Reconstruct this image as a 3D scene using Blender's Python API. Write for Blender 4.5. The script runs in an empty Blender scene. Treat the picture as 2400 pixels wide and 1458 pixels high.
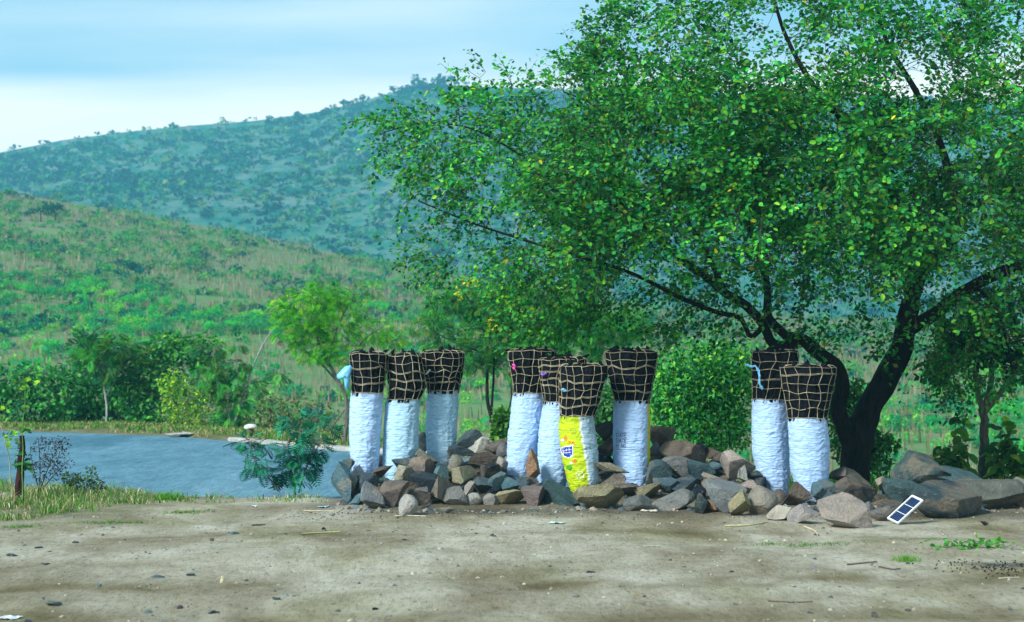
import bpy, math, random
import numpy as np
from mathutils import Vector, Matrix, kdtree

random.seed(7)
rng = np.random.default_rng(7)
SC = bpy.context.scene
COL = SC.collection

# ------------------------------------------------------------------ camera
EYE = 1.8                 # eye height above the dirt lot (m)
FPX = 4480.0              # focal length in photo pixels (photo 2400 wide)
HOR = 830.0               # photo row of the horizon
cd = bpy.data.cameras.new('camera')
cam = bpy.data.objects.new('camera', cd)
COL.objects.link(cam)
cam.location = (0, 0, EYE)
cam.rotation_euler = (math.radians(90), 0, 0)
cd.sensor_width = 36.0
cd.lens = 36.0 * FPX / 2400.0
cd.shift_y = (HOR - 729.0) / 2400.0
cd.clip_start = 0.1
cd.clip_end = 6000
cd.dof.use_dof = True
cd.dof.focus_distance = 22.8
cd.dof.aperture_fstop = 3.2
SC.camera = cam

# ------------------------------------------------------------------ sky
SUN_EL, SUN_AZ = math.radians(37), math.radians(226)   # azimuth clockwise from +Y: behind the camera, to the left
w = bpy.data.worlds.new('World')
SC.world = w
w.use_nodes = True
nt = w.node_tree
nt.nodes.clear()
def N(tree, kind, **kw):
    n = tree.nodes.new(kind)
    for k, v in kw.items():
        setattr(n, k, v)
    return n
out = N(nt, 'ShaderNodeOutputWorld')
bg = N(nt, 'ShaderNodeBackground')
bg.inputs['Strength'].default_value = 0.1
sky = N(nt, 'ShaderNodeTexSky', sky_type='NISHITA', sun_disc=False)
sky.sun_elevation = SUN_EL
sky.sun_rotation = SUN_AZ
sky.air_density = 1.0
sky.dust_density = 1.0
sky.ozone_density = 1.5
tc = N(nt, 'ShaderNodeTexCoord')
sep = N(nt, 'ShaderNodeSeparateXYZ')
nt.links.new(tc.outputs['Generated'], sep.inputs[0])
zz = N(nt, 'ShaderNodeMath', operation='ABSOLUTE')
nt.links.new(sep.outputs['Z'], zz.inputs[0])
zp = N(nt, 'ShaderNodeMath', operation='ADD'); zp.inputs[1].default_value = 0.055
nt.links.new(zz.outputs[0], zp.inputs[0])
du = N(nt, 'ShaderNodeMath', operation='DIVIDE'); nt.links.new(sep.outputs['X'], du.inputs[0]); nt.links.new(zp.outputs[0], du.inputs[1])
dv = N(nt, 'ShaderNodeMath', operation='DIVIDE'); nt.links.new(sep.outputs['Y'], dv.inputs[0]); nt.links.new(zp.outputs[0], dv.inputs[1])
cmb = N(nt, 'ShaderNodeCombineXYZ')
nt.links.new(du.outputs[0], cmb.inputs[0]); nt.links.new(dv.outputs[0], cmb.inputs[1])
mp = N(nt, 'ShaderNodeMapping')
mp.inputs['Location'].default_value = (7.7, 2.25, 0.0)
mp.inputs['Rotation'].default_value = (0, 0, math.radians(14))
mp.inputs['Scale'].default_value = (0.42, 0.75, 1)
nt.links.new(cmb.outputs[0], mp.inputs[0])
cn = N(nt, 'ShaderNodeTexNoise')
cn.inputs['Scale'].default_value = 1.0
cn.inputs['Detail'].default_value = 5.0
cn.inputs['Roughness'].default_value = 0.42
nt.links.new(mp.outputs[0], cn.inputs[0])
cr = N(nt, 'ShaderNodeValToRGB')
cr.color_ramp.elements[0].position = 0.36; cr.color_ramp.elements[0].color = (0, 0, 0, 1)
cr.color_ramp.elements[1].position = 0.86; cr.color_ramp.elements[1].color = (1, 1, 1, 1)
cr.color_ramp.interpolation = 'EASE'
mr = N(nt, 'ShaderNodeMapRange'); mr.inputs['From Min'].default_value = .195; mr.inputs['From Max'].default_value = .105
mr.inputs['To Min'].default_value = -.05; mr.inputs['To Max'].default_value = .36; mr.interpolation_type = 'SMOOTHSTEP'
nt.links.new(zz.outputs[0], mr.inputs['Value'])
cs = N(nt, 'ShaderNodeMath', operation='ADD'); nt.links.new(cn.outputs[0], cs.inputs[0]); nt.links.new(mr.outputs[0], cs.inputs[1])
nt.links.new(cs.outputs[0], cr.inputs[0])
mx = N(nt, 'ShaderNodeMix', data_type='RGBA')
nt.links.new(cr.outputs[0], mx.inputs[0])
# thin places: grey-blue cloud base over the clear sky; thick places: bright white cloud
thin = N(nt, 'ShaderNodeMix', data_type='RGBA'); thin.inputs[0].default_value = 0.72
nt.links.new(sky.outputs[0], thin.inputs[6]); thin.inputs[7].default_value = (1.6, 4.0, 5.8, 1)
nt.links.new(thin.outputs[2], mx.inputs[6])
mx.inputs[7].default_value = (9.2, 8.7, 8.2, 1)
nt.links.new(mx.outputs[2], bg.inputs['Color'])
nt.links.new(bg.outputs[0], out.inputs['Surface'])

# ------------------------------------------------------------------ sun (soft, through thin cloud)
sd = bpy.data.lights.new('sun', 'SUN')
sd.energy = 3.7
sd.angle = math.radians(14)
sd.color = (1.0, 0.98, 0.92)
sun = bpy.data.objects.new('sun', sd)
COL.objects.link(sun)
sdir = Vector((math.sin(SUN_AZ) * math.cos(SUN_EL), math.cos(SUN_AZ) * math.cos(SUN_EL), math.sin(SUN_EL)))
sun.rotation_euler = sdir.to_track_quat('Z', 'Y').to_euler()
sun.location = (-20, -20, 40)

# ------------------------------------------------------------------ render settings / exposure
SC.render.engine = 'CYCLES'
SC.view_settings.view_transform = 'Standard'
SC.view_settings.look = 'None'
SC.view_settings.exposure = 0.72
SC.view_settings.gamma = 1.0
SC.view_settings.use_curve_mapping = False
SC.cycles.use_denoising = True
SC.cycles.max_bounces = 6
SC.cycles.diffuse_bounces = 3
SC.cycles.glossy_bounces = 2
SC.cycles.transmission_bounces = 4
SC.cycles.transparent_max_bounces = 6
SC.cycles.volume_bounces = 0
SC.cycles.caustics_reflective = False
SC.cycles.caustics_refractive = False

# ------------------------------------------------------------------ helpers
def W(px, py, D):
    """world point seen at a photo pixel, at depth D"""
    return np.array([(px - 1200.0) / FPX * D, D, EYE + (HOR - py) / FPX * D])

_PERM = np.random.default_rng(99).random(65536)
def _h(ix, iy, iz):
    return _PERM[(ix * 73856093 ^ iy * 19349663 ^ iz * 83492791) & 65535]
def vnoise(x, y, z=0.0):
    """value noise in 0..1 (numpy, any shape)"""
    x, y, z = np.broadcast_arrays(np.asarray(x, float), np.asarray(y, float), np.asarray(z, float))
    ix, iy, iz = np.floor(x).astype(np.int64), np.floor(y).astype(np.int64), np.floor(z).astype(np.int64)
    fx, fy, fz = x - ix, y - iy, z - iz
    fx, fy, fz = [f * f * f * (f * (f * 6 - 15) + 10) for f in (fx, fy, fz)]
    r = 0
    for a in (0, 1):
        wa = fx if a else 1 - fx
        for b in (0, 1):
            wb = fy if b else 1 - fy
            for c in (0, 1):
                wc = fz if c else 1 - fz
                r = r + wa * wb * wc * _h(ix + a, iy + b, iz + c)
    return r
def fbm(x, y, z=0.0, oct=4, gain=0.5):
    s, a, t = 0.0, 1.0, 0.0
    x, y, z = np.asarray(x, float), np.asarray(y, float), np.asarray(z, float)
    for i in range(oct):
        s = s + a * vnoise(x * 2**i + 17.3 * i, y * 2**i + 5.1 * i, z * 2**i + 9.7 * i)
        t += a
        a *= gain
    return s / t * 2 - 1
def sstep(a, b, x):
    t = np.clip((np.asarray(x, float) - a) / (b - a), 0, 1)
    return t * t * (3 - 2 * t)
def unit(v):
    v = np.asarray(v, float)
    return v / np.maximum(np.linalg.norm(v, axis=-1, keepdims=True), 1e-9)

def make_mesh(name, verts, faces, mats=(), smooth=False, col=None, fmat=None):
    """faces: (F,k) array or list of arrays/lists. col: per-vertex rgb -> colour attribute 'Col'"""
    me = bpy.data.meshes.new(name)
    verts = np.asarray(verts, np.float32)
    groups = faces if isinstance(faces, list) else [faces]
    groups = [np.asarray(g, np.int32) for g in groups if len(g)]
    nl = sum(g.size for g in groups)
    npoly = sum(len(g) for g in groups)
    me.vertices.add(len(verts)); me.vertices.foreach_set('co', verts.ravel())
    me.loops.add(nl); me.loops.foreach_set('vertex_index', np.concatenate([g.ravel() for g in groups]))
    me.polygons.add(npoly)
    tot = np.concatenate([np.full(len(g), g.shape[1], np.int32) for g in groups])
    start = np.concatenate([[0], np.cumsum(tot)[:-1]]).astype(np.int32)
    me.polygons.foreach_set('loop_start', start)
    me.polygons.foreach_set('loop_total', tot)
    for m in mats:
        me.materials.append(m)
    if fmat is not None:
        me.polygons.foreach_set('material_index', np.asarray(fmat, np.int32))
    me.polygons.foreach_set('use_smooth', np.full(npoly, bool(smooth)))
    if col is not None:
        col = np.asarray(col, np.float32)
        at = me.color_attributes.new('Col', 'FLOAT_COLOR', 'POINT')
        at.data.foreach_set('color', np.concatenate([col, np.ones((len(col), 1), np.float32)], 1).ravel())
    me.update(calc_edges=True)
    return me

def link(name, mesh, parent=None, loc=None):
    o = bpy.data.objects.new(name, mesh)
    COL.objects.link(o)
    if parent is not None:
        o.parent = parent
        if loc is None:      # mesh given in world coordinates
            o.matrix_parent_inverse = Matrix.Translation(-parent.location)
    if loc is not None:
        o.location = loc
    return o
def tag(o, label=None, cat=None, group=None, kind=None):
    if label: o['label'] = label
    if cat: o['category'] = cat
    if group: o['group'] = group
    if kind: o['kind'] = kind
    return o
def empty(name, loc, label, cat, group=None):
    o = bpy.data.objects.new(name, None)
    COL.objects.link(o)
    o.location = tuple(float(v) for v in loc)
    o.empty_display_size = 0.1
    return tag(o, label, cat, group)

class Mix:
    """collects vertex/face blocks into one mesh"""
    def __init__(s): s.v, s.q, s.t, s.c, s.n = [], [], [], [], 0
    def add(s, v, f, c=None):
        v = np.asarray(v, float); f = np.asarray(f, int)
        s.v.append(v); (s.q if f.shape[1] == 4 else s.t).append(f + s.n); s.n += len(v)
        if c is None: c = (1, 1, 1)
        c = np.asarray(c, float)
        s.c.append(np.broadcast_to(c, (len(v), 3)) if c.ndim == 1 else c)
        return s
    def mesh(s, name, mats, smooth=False, col=True):
        g = []
        if s.q: g.append(np.concatenate(s.q))
        if s.t: g.append(np.concatenate(s.t))
        return make_mesh(name, np.concatenate(s.v), g, mats, smooth, np.concatenate(s.c) if col else None)

def tube(pts, rad, sides=6, cap=True):
    """tube along pts with per-point radius -> verts, quads"""
    pts = np.asarray(pts, float); n = len(pts)
    rad = np.broadcast_to(np.asarray(rad, float), (n,))
    t = unit(np.gradient(pts, axis=0))
    ref = np.array([0.31, 0.77, 0.55])
    a = unit(np.cross(t, ref)); b = np.cross(t, a)
    ang = np.linspace(0, 2 * np.pi, sides, endpoint=False)
    v = pts[:, None] + rad[:, None, None] * (np.cos(ang)[None, :, None] * a[:, None] + np.sin(ang)[None, :, None] * b[:, None])
    v = v.reshape(-1, 3)
    i = np.arange(n - 1)[:, None] * sides; k = np.arange(sides)[None]
    k2 = (k + 1) % sides
    f = np.stack([i + k, i + k2, i + sides + k2, i + sides + k], -1).reshape(-1, 4)
    return v, f
def resample(p, n):
    p = np.asarray(p, float)
    d = np.concatenate([[0], np.cumsum(np.linalg.norm(np.diff(p[:, :3], axis=0), axis=1))])
    # catmull-rom style smoothing through cubic Hermite
    s = np.linspace(0, d[-1], n)
    m = np.gradient(p, d, axis=0) if len(p) > 2 else np.repeat((p[1:] - p[:1]) / d[-1], 2, 0)
    k = np.clip(np.searchsorted(d, s, side='right') - 1, 0, len(d) - 2)
    h = (d[k + 1] - d[k]); u = ((s - d[k]) / h)[:, None]; h = h[:, None]
    return ((2*u**3 - 3*u**2 + 1) * p[k] + (u**3 - 2*u**2 + u) * h * m[k] + (-2*u**3 + 3*u**2) * p[k+1] + (u**3 - u**2) * h * m[k+1])

def place(tv, tf, pos, dr, up, sc, cols):
    """many copies of a template (length along +Y, normal +Z) -> verts, faces, colours"""
    n = len(pos)
    y = unit(dr); x = unit(np.cross(y, up)); z = np.cross(x, y)
    R = np.stack([x, y, z], -1)                       # columns
    sc = np.broadcast_to(np.asarray(sc, float).reshape(-1, 1) if np.ndim(sc) < 2 else sc, (n, 3)) if np.ndim(sc) else np.full((n, 3), sc)
    v = np.einsum('nij,nkj->nki', R, tv[None] * sc[:, None]) + pos[:, None]
    f = tf[None] + (np.arange(n) * len(tv))[:, None, None]
    c = np.repeat(cols, len(tv), 0)
    return v.reshape(-1, 3), f.reshape(-1, tf.shape[1]), c
def rand_dir(n):
    return unit(rng.normal(size=(n, 3)))

# leaf templates: length along +Y from the origin, normal +Z
LEAF_V = np.array([[0, 0, 0], [.27, .22, .05], [.33, .55, .07], [.17, .88, .03], [0, 1, -.04],
                   [-.17, .88, .03], [-.33, .55, .07], [-.27, .22, .05], [0, .5, -.02]])
LEAF_F = np.array([[0, 1, 2, 8], [8, 2, 3, 4], [8, 4, 5, 6], [0, 8, 6, 7]])
SIMPLE_V = np.array([[0, 0, 0], [.28, .45, .06], [0, 1, -.03], [-.28, .45, .06]])
SIMPLE_F = np.array([[0, 1, 2, 3]])
def frond_template(pairs=9, width=.34, lw=.075, droop=.25):
    v, f = [], []
    for i in range(pairs):
        t = .18 + .8 * i / (pairs - 1)
        L = width * math.sin(math.pi * (.18 + .72 * i / (pairs - 1))) + .05
        zc = -droop * t * t
        for s in (-1, 1):
            b = len(v)
            ang = .35
            dx, dy = s * math.cos(ang) * L, math.sin(ang) * L
            v += [[0, t, zc], [dx * .5 + s * .0, t + dy * .5 - lw * .55, zc + .01], [dx, t + dy, zc - .06 * L / width], [dx * .5, t + dy * .5 + lw * .55, zc + .02]]
            f.append([b, b + 1, b + 2, b + 3])
    b = len(v)      # rachis
    v += [[-.008, 0, 0], [.008, 0, 0], [.006, .55, -droop * .3], [-.006, .55, -droop * .3], [.003, 1, -droop], [-.003, 1, -droop]]
    f += [[b, b + 1, b + 2, b + 3], [b + 3, b + 2, b + 4, b + 5]]
    return np.array(v, float), np.array(f)
FROND_V, FROND_F = frond_template(7, .36, .10)
FROND2_V, FROND2_F = frond_template(7, .42, .12, .2)

# ------------------------------------------------------------------ materials
def mat(name, rough=0.9, spec=0.2):
    m = bpy.data.materials.new(name); m.use_nodes = True
    t = m.node_tree
    p = t.nodes['Principled BSDF']
    p.inputs['Roughness'].default_value = rough
    p.inputs['Specular IOR Level'].default_value = spec
    return m, t, p
def ramp(t, src, stops):
    r = N(t, 'ShaderNodeValToRGB')
    e = r.color_ramp.elements
    while len(e) < len(stops): e.new(0.5)
    for k, (pos, c) in enumerate(stops):
        e[k].position = pos; e[k].color = (*c, 1)
    t.links.new(src, r.inputs[0])
    return r.outputs[0]
def noise(t, vec, scale, detail=4, rough=.55, dist=0):
    n = N(t, 'ShaderNodeTexNoise')
    n.inputs['Scale'].default_value = scale; n.inputs['Detail'].default_value = detail
    n.inputs['Roughness'].default_value = rough; n.inputs['Distortion'].default_value = dist
    if vec is not None: t.links.new(vec, n.inputs['Vector'])
    return n.outputs[0]
def mixc(t, fac, a, b, mode='MIX'):
    m = N(t, 'ShaderNodeMix', data_type='RGBA', blend_type=mode)
    for sock, val in ((m.inputs[0], fac), (m.inputs[6], a), (m.inputs[7], b)):
        if hasattr(val, 'is_linked') or isinstance(val, bpy.types.NodeSocket): t.links.new(val, sock)
        elif isinstance(val, (tuple, list)): sock.default_value = (*val, 1)
        else: sock.default_value = val
    return m.outputs[2]
def bump(t, p, h, strength=.5, dist=.02):
    b = N(t, 'ShaderNodeBump'); b.inputs['Strength'].default_value = strength; b.inputs['Distance'].default_value = dist
    t.links.new(h, b.inputs['Height']); t.links.new(b.outputs[0], p.inputs['Normal'])
def coords(t, which='Object'):
    return N(t, 'ShaderNodeTexCoord').outputs[which]
def mapped(t, vec, scale):
    m = N(t, 'ShaderNodeMapping'); m.inputs['Scale'].default_value = scale
    t.links.new(vec, m.inputs[0]); return m.outputs[0]

def leaf_mat(name, trans=.28, rough=.58, spec=.2, tint=(1, 1, 1)):
    m, t, p = mat(name, rough, spec)
    a = N(t, 'ShaderNodeAttribute', attribute_name='Col')
    c = mixc(t, 1.0, a.outputs['Color'], tint, 'MULTIPLY')
    t.links.new(c, p.inputs['Base Color'])
    tr = N(t, 'ShaderNodeBsdfTranslucent')
    c2 = mixc(t, 1.0, c, (.95, 1.4, .4), 'MULTIPLY')
    t.links.new(c2, tr.inputs['Color'])
    ms = N(t, 'ShaderNodeMixShader'); ms.inputs[0].default_value = trans
    t.links.new(p.outputs[0], ms.inputs[1]); t.links.new(tr.outputs[0], ms.inputs[2])
    t.links.new(ms.outputs[0], t.nodes['Material Output'].inputs['Surface'])
    return m
M_LEAF = leaf_mat('leaf_green')
M_FEATHER = leaf_mat('feathery_leaf', .42, .6, .2)
M_GRASS = leaf_mat('grass_blade', .25, .7, .15)
M_FAR = leaf_mat('far_foliage', .4, .8, .1)

def bark_mat(name, c1, c2, scale=14):
    m, t, p = mat(name, .95, .1)
    v = mapped(t, coords(t, 'Object'), (1, 1, .25))
    n = noise(t, v, scale, 6, .65, .6)
    t.links.new(ramp(t, n, [(.32, c1), (.7, c2)]), p.inputs['Base Color'])
    bump(t, p, n, .9, .04)
    return m
M_BARK_DARK = bark_mat('dark_bark', (.006, .007, .008), (.028, .026, .025))
M_BARK_GREY = bark_mat('grey_bark', (.05, .05, .045), (.23, .22, .19), 22)
M_BARK_PALE = bark_mat('pale_bark', (.2, .22, .22), (.42, .44, .42), 20)
M_BARK_RED = bark_mat('reddish_bark', (.012, .006, .006), (.06, .028, .022), 18)

def attr_mat(name, rough=.9, spec=.2, nscale=60, namp=.5, bumps=.4, bdist=.01):
    m, t, p = mat(name, rough, spec)
    a = N(t, 'ShaderNodeAttribute', attribute_name='Col')
    n = noise(t, coords(t), nscale, 5)
    c = mixc(t, 1.0, a.outputs['Color'], ramp(t, n, [(.25, (1 - namp,) * 3), (.75, (1 + namp,) * 3)]), 'MULTIPLY')
    t.links.new(c, p.inputs['Base Color'])
    bump(t, p, n, bumps, bdist)
    return m
M_DEBRIS = attr_mat('debris', .9, .2)
# ================================================================== ROCK LIST (photo pixel of centre, size in photo pixels)
TONE = dict(slate=(.075, .115, .125), teal=(.095, .175, .19), grey=(.20, .21, .195), tan=(.35, .32, .255), brown=(.165, .142, .12),
            pale=(.47, .45, .38), dark=(.030, .045, .058), orange=(.36, .20, .11), olive=(.27, .265, .165))
# px, py, w, h, tone, shape (a angular, r rounded, s slab), tilt degrees, label, [depth]
ROCKS = [
 (800,1130,48,90,'teal','a',4,'tall upright blue-grey slab at the left end of the rock pile'),
 (817,1090,26,28,'slate','a',0,'small dark stone perched behind the tall slab at the left end'),
 (836,1108,38,34,'slate','a',-8,'dark grey stone against the foot of the leftmost white sack'),
 (859,1136,56,56,'slate','a',15,'dark angular rock just right of the tall slab, below leftmost sack'),
 (826,1143,24,46,'tan','a',0,'narrow ochre stone wedged right beside the tall left slab'),
 (834,1171,32,27,'teal','a',0,'low blue-green stone on the ground near the left end'),
 (871,1162,50,68,'grey','a',-10,'grey front rock with tan face under the leftmost sack'),
 (918,1160,68,64,'brown','a',6,'chunky brown-grey rock in front below second sack from left'),
 (889,1108,56,34,'brown','s',-32,'slanting reddish-brown slab between the two leftmost sacks'),
 (939,1089,48,36,'slate','a',22,'dark slab leaning on the right foot of second sack'),
 (946,1111,38,38,'tan','r',0,'knobbly tan stone at the right foot of second sack'),
 (988,1091,62,38,'brown','r',8,'rounded brown stone stacked between second and third sacks'),
 (1000,1074,52,34,'tan','a',12,'flat-topped tan-grey stone highest before the third sack'),
 (986,1132,66,52,'dark','a',4,'big blue-black rock in the front between second and third sacks'),
 (983,1164,56,44,'brown','a',-24,'brown wedge-shaped rock beneath the big blue-black rock'),
 (957,1185,42,48,'pale','a',5,'pale tan rock standing alone in front of the pile near left'),
 (1036,1147,60,66,'tan','a',-20,'tilted tan-grey angular rock below the third sack'),
 (1067,1165,56,46,'grey','r',0,'rounded grey boulder with brown patches, right of tilted angular rock'),
 (1066,1091,44,48,'tan','a',-25,'tan-grey rock at the right foot of third sack'),
 (1034,1110,30,34,'teal','a',0,'dark teal stone directly under the third sack'),
 (1062,1062,24,28,'tan','a',0,'small tan stone touching the right side of third sack'),
 (1099,1032,63,50,'slate','a',8,'big dark grey rock topping the pile right of third sack'),
 (1083,1057,30,54,'slate','s',12,'dark upright slab beside the third sack'),
 (1122,1043,52,36,'pale','a',-6,'pale grey crusty rock on top, between third and fourth sacks'),
 (1131,1075,70,40,'brown','a',6,'large reddish-brown rock in the gap between third and fourth sacks'),
 (1086,1118,57,52,'olive','a',10,'grey-olive rock low in gap between third and fourth sacks'),
 (1150,1108,52,46,'dark','a',-12,'dark block below the large reddish-brown rock'),
 (1101,1144,24,30,'tan','a',0,'little tan stone in the front, between rounded boulder and dark block'),
 (1113,1171,34,30,'pale','r',0,'pale crumbly stone on the ground below the third-fourth sack gap'),
 (1152,1171,38,27,'tan','r',0,'low rounded tan-grey stone front left of fourth sack'),
 (1132,1137,46,32,'slate','a',0,'flat slate-dark rock front left of fourth sack'),
 (1163,1047,47,32,'brown','r',0,'brown rounded rock at top, left of the fourth sack'),
 (1179,1058,28,34,'grey','r',0,'grey stone touching the left side of fourth sack'),
 (1177,1088,24,32,'pale','r',0,'pale tan stone by the left foot of fourth sack'),
 (1163,1102,40,30,'dark','a',5,'wet-looking dark rock left of the fourth sack foot',23.2),
 (1167,1127,46,36,'teal','a',-20,'teal-grey angular rock under the left foot of fourth sack'),
 (1196,1136,43,32,'teal','a',10,'teal-grey rock in front of the fourth sack'),
 (1225,1136,38,36,'slate','a',-10,'dark rock in front of the fourth sack, at its right'),
 (1196,1166,67,38,'olive','a',5,'broad tan-grey rock on the ground below fourth sack'),
 (1155,1151,32,20,'dark','s',0,'thin dark slab lying left of broad tan-grey rock'),
 (1249,1166,50,48,'brown','r',0,'rounded brown boulder on the ground left of the big pale teal rock'),
 (1254,1142,52,28,'slate','s',-8,'dark flat slab lying on the rounded brown boulder'),
 (1248,1089,30,70,'orange','a',-6,'tall rusty-orange rock standing between fourth and fifth sacks',23.05),
 (1250,1129,22,20,'brown','r',0,'small brown stone below the tall rusty-orange rock'),
 (1308,1156,86,66,'teal','a',-6,'big pale teal rock at the foot of the fifth and yellow sacks'),
 (1402,1165,108,64,'olive','a',4,'largest olive-tan boulder in front of the yellow sack'),
 (1432,1096,74,36,'olive','s',8,'wide tan-grey slab balanced right of the yellow sack',22.85),
 (1436,1124,53,30,'brown','a',0,'brown-grey rock under the balanced slab',22.85),
 (1466,1149,61,30,'brown','a',-4,'flat brown rock at the foot of the sack with DATE printing'),
 (1417,1052,42,56,'brown','a',10,'dark brown rock behind, between yellow and DATE sacks',23.9),
 (1416,1011,46,42,'dark','a',-10,'black-blue rock highest behind, between yellow and DATE sacks',24.2),
 (1420,1078,44,26,'dark','a',0,'black rock low behind, between yellow and DATE sacks',23.5),
 (1550,1031,60,58,'brown','r',0,'dark brown round boulder behind the right edge of DATE sack',24.2),
 (1533,1055,26,34,'grey','r',0,'small grey rounded stone touching right edge of DATE sack',23.9),
 (1602,1061,106,52,'brown','r',12,'long speckled brown-tan boulder on top, right of DATE sack'),
 (1557,1071,36,24,'teal','a',0,'dark teal stone under the round brown boulder',23.8),
 (1535,1080,28,22,'brown','r',0,'brownish stone low by right edge of DATE sack',23.7),
 (1545,1110,54,58,'teal','r',0,'big grey-teal rock right of the DATE sack foot'),
 (1588,1093,78,44,'grey','r',6,'smooth grey-teal boulder below the long speckled boulder'),
 (1600,1132,58,46,'slate','a',20,'dark slate angular rock under the smooth grey-teal boulder'),
 (1561,1136,54,38,'teal','a',-10,'teal-grey rock right of the DATE sack, second row'),
 (1520,1151,64,32,'olive','a',-12,'tan-grey slab at the right foot of DATE sack'),
 (1494,1182,60,40,'grey','r',0,'rounded grey-brown front stone below the DATE sack'),
 (1576,1175,102,46,'grey','r',-12,'long pitted grey boulder on the ground, right of DATE sack'),
 (1643,1102,66,40,'teal','a',8,'pale teal flat-faced rock mid pile, left of speckled tan boulder'),
 (1672,1096,42,26,'teal','a',-5,'blue-green rock tucked between pale teal rock and tan boulder',23.6),
 (1729,1090,76,62,'tan','r',8,'big rounded speckled tan boulder left of the eighth sack'),
 (1693,1073,42,26,'brown','r',-14,'brown stone behind the big speckled tan boulder',23.8),
 (1643,1051,26,26,'dark','a',0,'dark stone topping the pile under the round bush',24.0),
 (1675,1063,44,24,'brown','a',6,'dark brown rock along the top edge under the round bush',24.0),
 (1742,1108,26,36,'pale','a',18,'pale sharp stone before the big speckled tan boulder',22.9),
 (1768,1118,32,27,'slate','a',0,'dark teal stone at the left foot of eighth sack'),
 (1779,1133,27,23,'dark','r',0,'pitted dark little stone at the foot of eighth sack',22.7),
 (1754,1141,60,36,'tan','a',14,'pinkish-tan angular rock at the left foot of eighth sack'),
 (1703,1163,88,82,'grey','a',-8,'big grey-brown block in the front row left of pale wedge'),
 (1668,1125,44,34,'tan','a',0,'ochre-tan rock above the big grey-brown block'),
 (1664,1141,38,34,'grey','a',10,'grey rock left above the big grey-brown block'),
 (1636,1156,35,38,'dark','a',0,'dark teal rock right of the long pitted boulder'),
 (1645,1182,33,46,'slate','s',0,'dark upright slab in the front row beside orange-brown stone'),
 (1673,1190,44,27,'orange','r',0,'small orange-brown round stone on the ground in front'),
 (1735,1180,50,63,'olive','a',10,'pale yellowish wedge-shaped rock in the front row'),
 (1787,1174,66,68,'tan','r',-6,'round-faced tan boulder below the eighth sack'),
 (1822,1171,44,44,'brown','r',0,'grey-brown rock behind, between round-faced boulder and pinkish rock',22.75),
 (1864,1159,68,58,'brown','a',-8,'pinkish-brown rock in front of the eighth and ninth sacks'),
 (1834,1203,63,31,'pale','a',3,'speckled grey-white block on the ground below eighth sack'),
 (1884,1204,68,41,'pale','a',-6,'pale tan block on the ground left of the largest tan boulder'),
 (1936,1153,64,52,'teal','a',-8,'teal-blue rock at the right foot of the rightmost sack'),
 (1946,1182,70,54,'slate','r',0,'blue-grey rock half hidden behind the largest tan boulder',21.6),
 (1984,1197,130,76,'tan','a',10,'largest tan boulder in front, below the big tree trunk'),
 (1992,1116,98,38,'brown','s',4,'flat grey-brown slab under the big tree trunk'),
 (2003,1152,90,62,'dark','a',-4,'dark block with pinkish top edge behind the largest tan boulder'),
 (2034,1189,28,28,'grey','a',20,'small grey shard behind right end of largest tan boulder',21.5),
 (2148,1099,124,84,'slate','a',-14,'peaked dark grey boulder, highest of the group at the right'),
 (2105,1149,80,55,'teal','a',14,'dark teal rock beneath the peaked boulder at its left'),
 (2228,1121,152,50,'teal','a',4,'long low dark teal rock behind the overhanging boulder'),
 (2222,1178,172,98,'slate','a',16,'large grey overhanging boulder behind the small solar panel',21.3),
 (2312,1166,158,90,'grey','a',6,'large dark boulder with tan top left edge at far right',22.2),
 (2400,1152,60,60,'grey','r',0,'grey boulder cut off by the right picture edge',22.3),
 (2066,1204,52,28,'grey','r',0,'pale grey rounded stone just left of the solar panel'),
 (2077,1180,64,17,'brown','s',2,'flat brown slab on the ground between tan boulder and solar panel'),
 (2063,1134,20,30,'tan','a',0,'little tan stone between dark block and dark teal rock'),
 (1044,1196,32,14,'tan','r',0,'flat little tan stone on the dirt before the third sack'),
 (892,1086,26,34,'brown','a',0,'brown stone glimpsed between the two leftmost sacks, behind',24.0),
 (989,1039,28,46,'slate','a',0,'dark rock glimpsed between second and third sacks, behind',24.5),
 (2306,1225,22,12,'dark','a',0,'small black lump on the dirt before the far right boulders'),
]
def rock_depth(r):
    if len(r) > 8: return r[8]
    yb = r[1] + r[3] / 2
    return EYE * FPX / (yb - HOR) if yb >= 1190 else 22.4 + (1190 - yb) / 150 * 1.6
ROCK_POS = []
for r in ROCKS:
    D = rock_depth(r); p = W(r[0], r[1], D)
    ROCK_POS.append((p[0], p[1], p[2], r[2] / FPX * D, r[3] / FPX * D))
_RP = np.array(ROCK_POS)

# ================================================================== TERRAIN
def near_edge(x):
    return np.interp(x, [-60, -20, -9, -6, -4, -2, 0, 4, 10, 40], [77, 38, 29.3, 26.6, 25.3, 24.9, 25.6, 26.8, 27.5, 30])
def far_edge(x):
    return np.interp(x, [-60, -22, -13.1, -8.2, -5.65, -3.4, -.5, 4, 10, 40], [84, 53.5, 48.8, 45.7, 42, 38.6, 35.4, 34, 34.5, 37])
def road_z(x):
    return -.14 - 2.4 * sstep(-1, 12, x)
def crest(x):
    px = 1200 + FPX * x / 300
    yc = np.interp(px, [-1500, -500, 0, 350, 700, 1100, 1500, 2400, 3600], [300, 395, 448, 505, 575, 660, 722, 775, 800])
    return EYE + (HOR - yc) * 300 / FPX
def ridge(x, y):
    px = 1200 + FPX * x / np.maximum(y, 300)
    yr = np.interp(px, [-1800, -600, 0, 150, 300, 420, 600, 750, 850, 950, 1010, 1080, 1300, 2000, 2400, 3200, 4200],
                   [560, 425, 352, 322, 303, 291, 277, 256, 231, 201, 188, 196, 203, 218, 240, 300, 380])
    return EYE + (HOR - yr) * 900 / FPX
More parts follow.
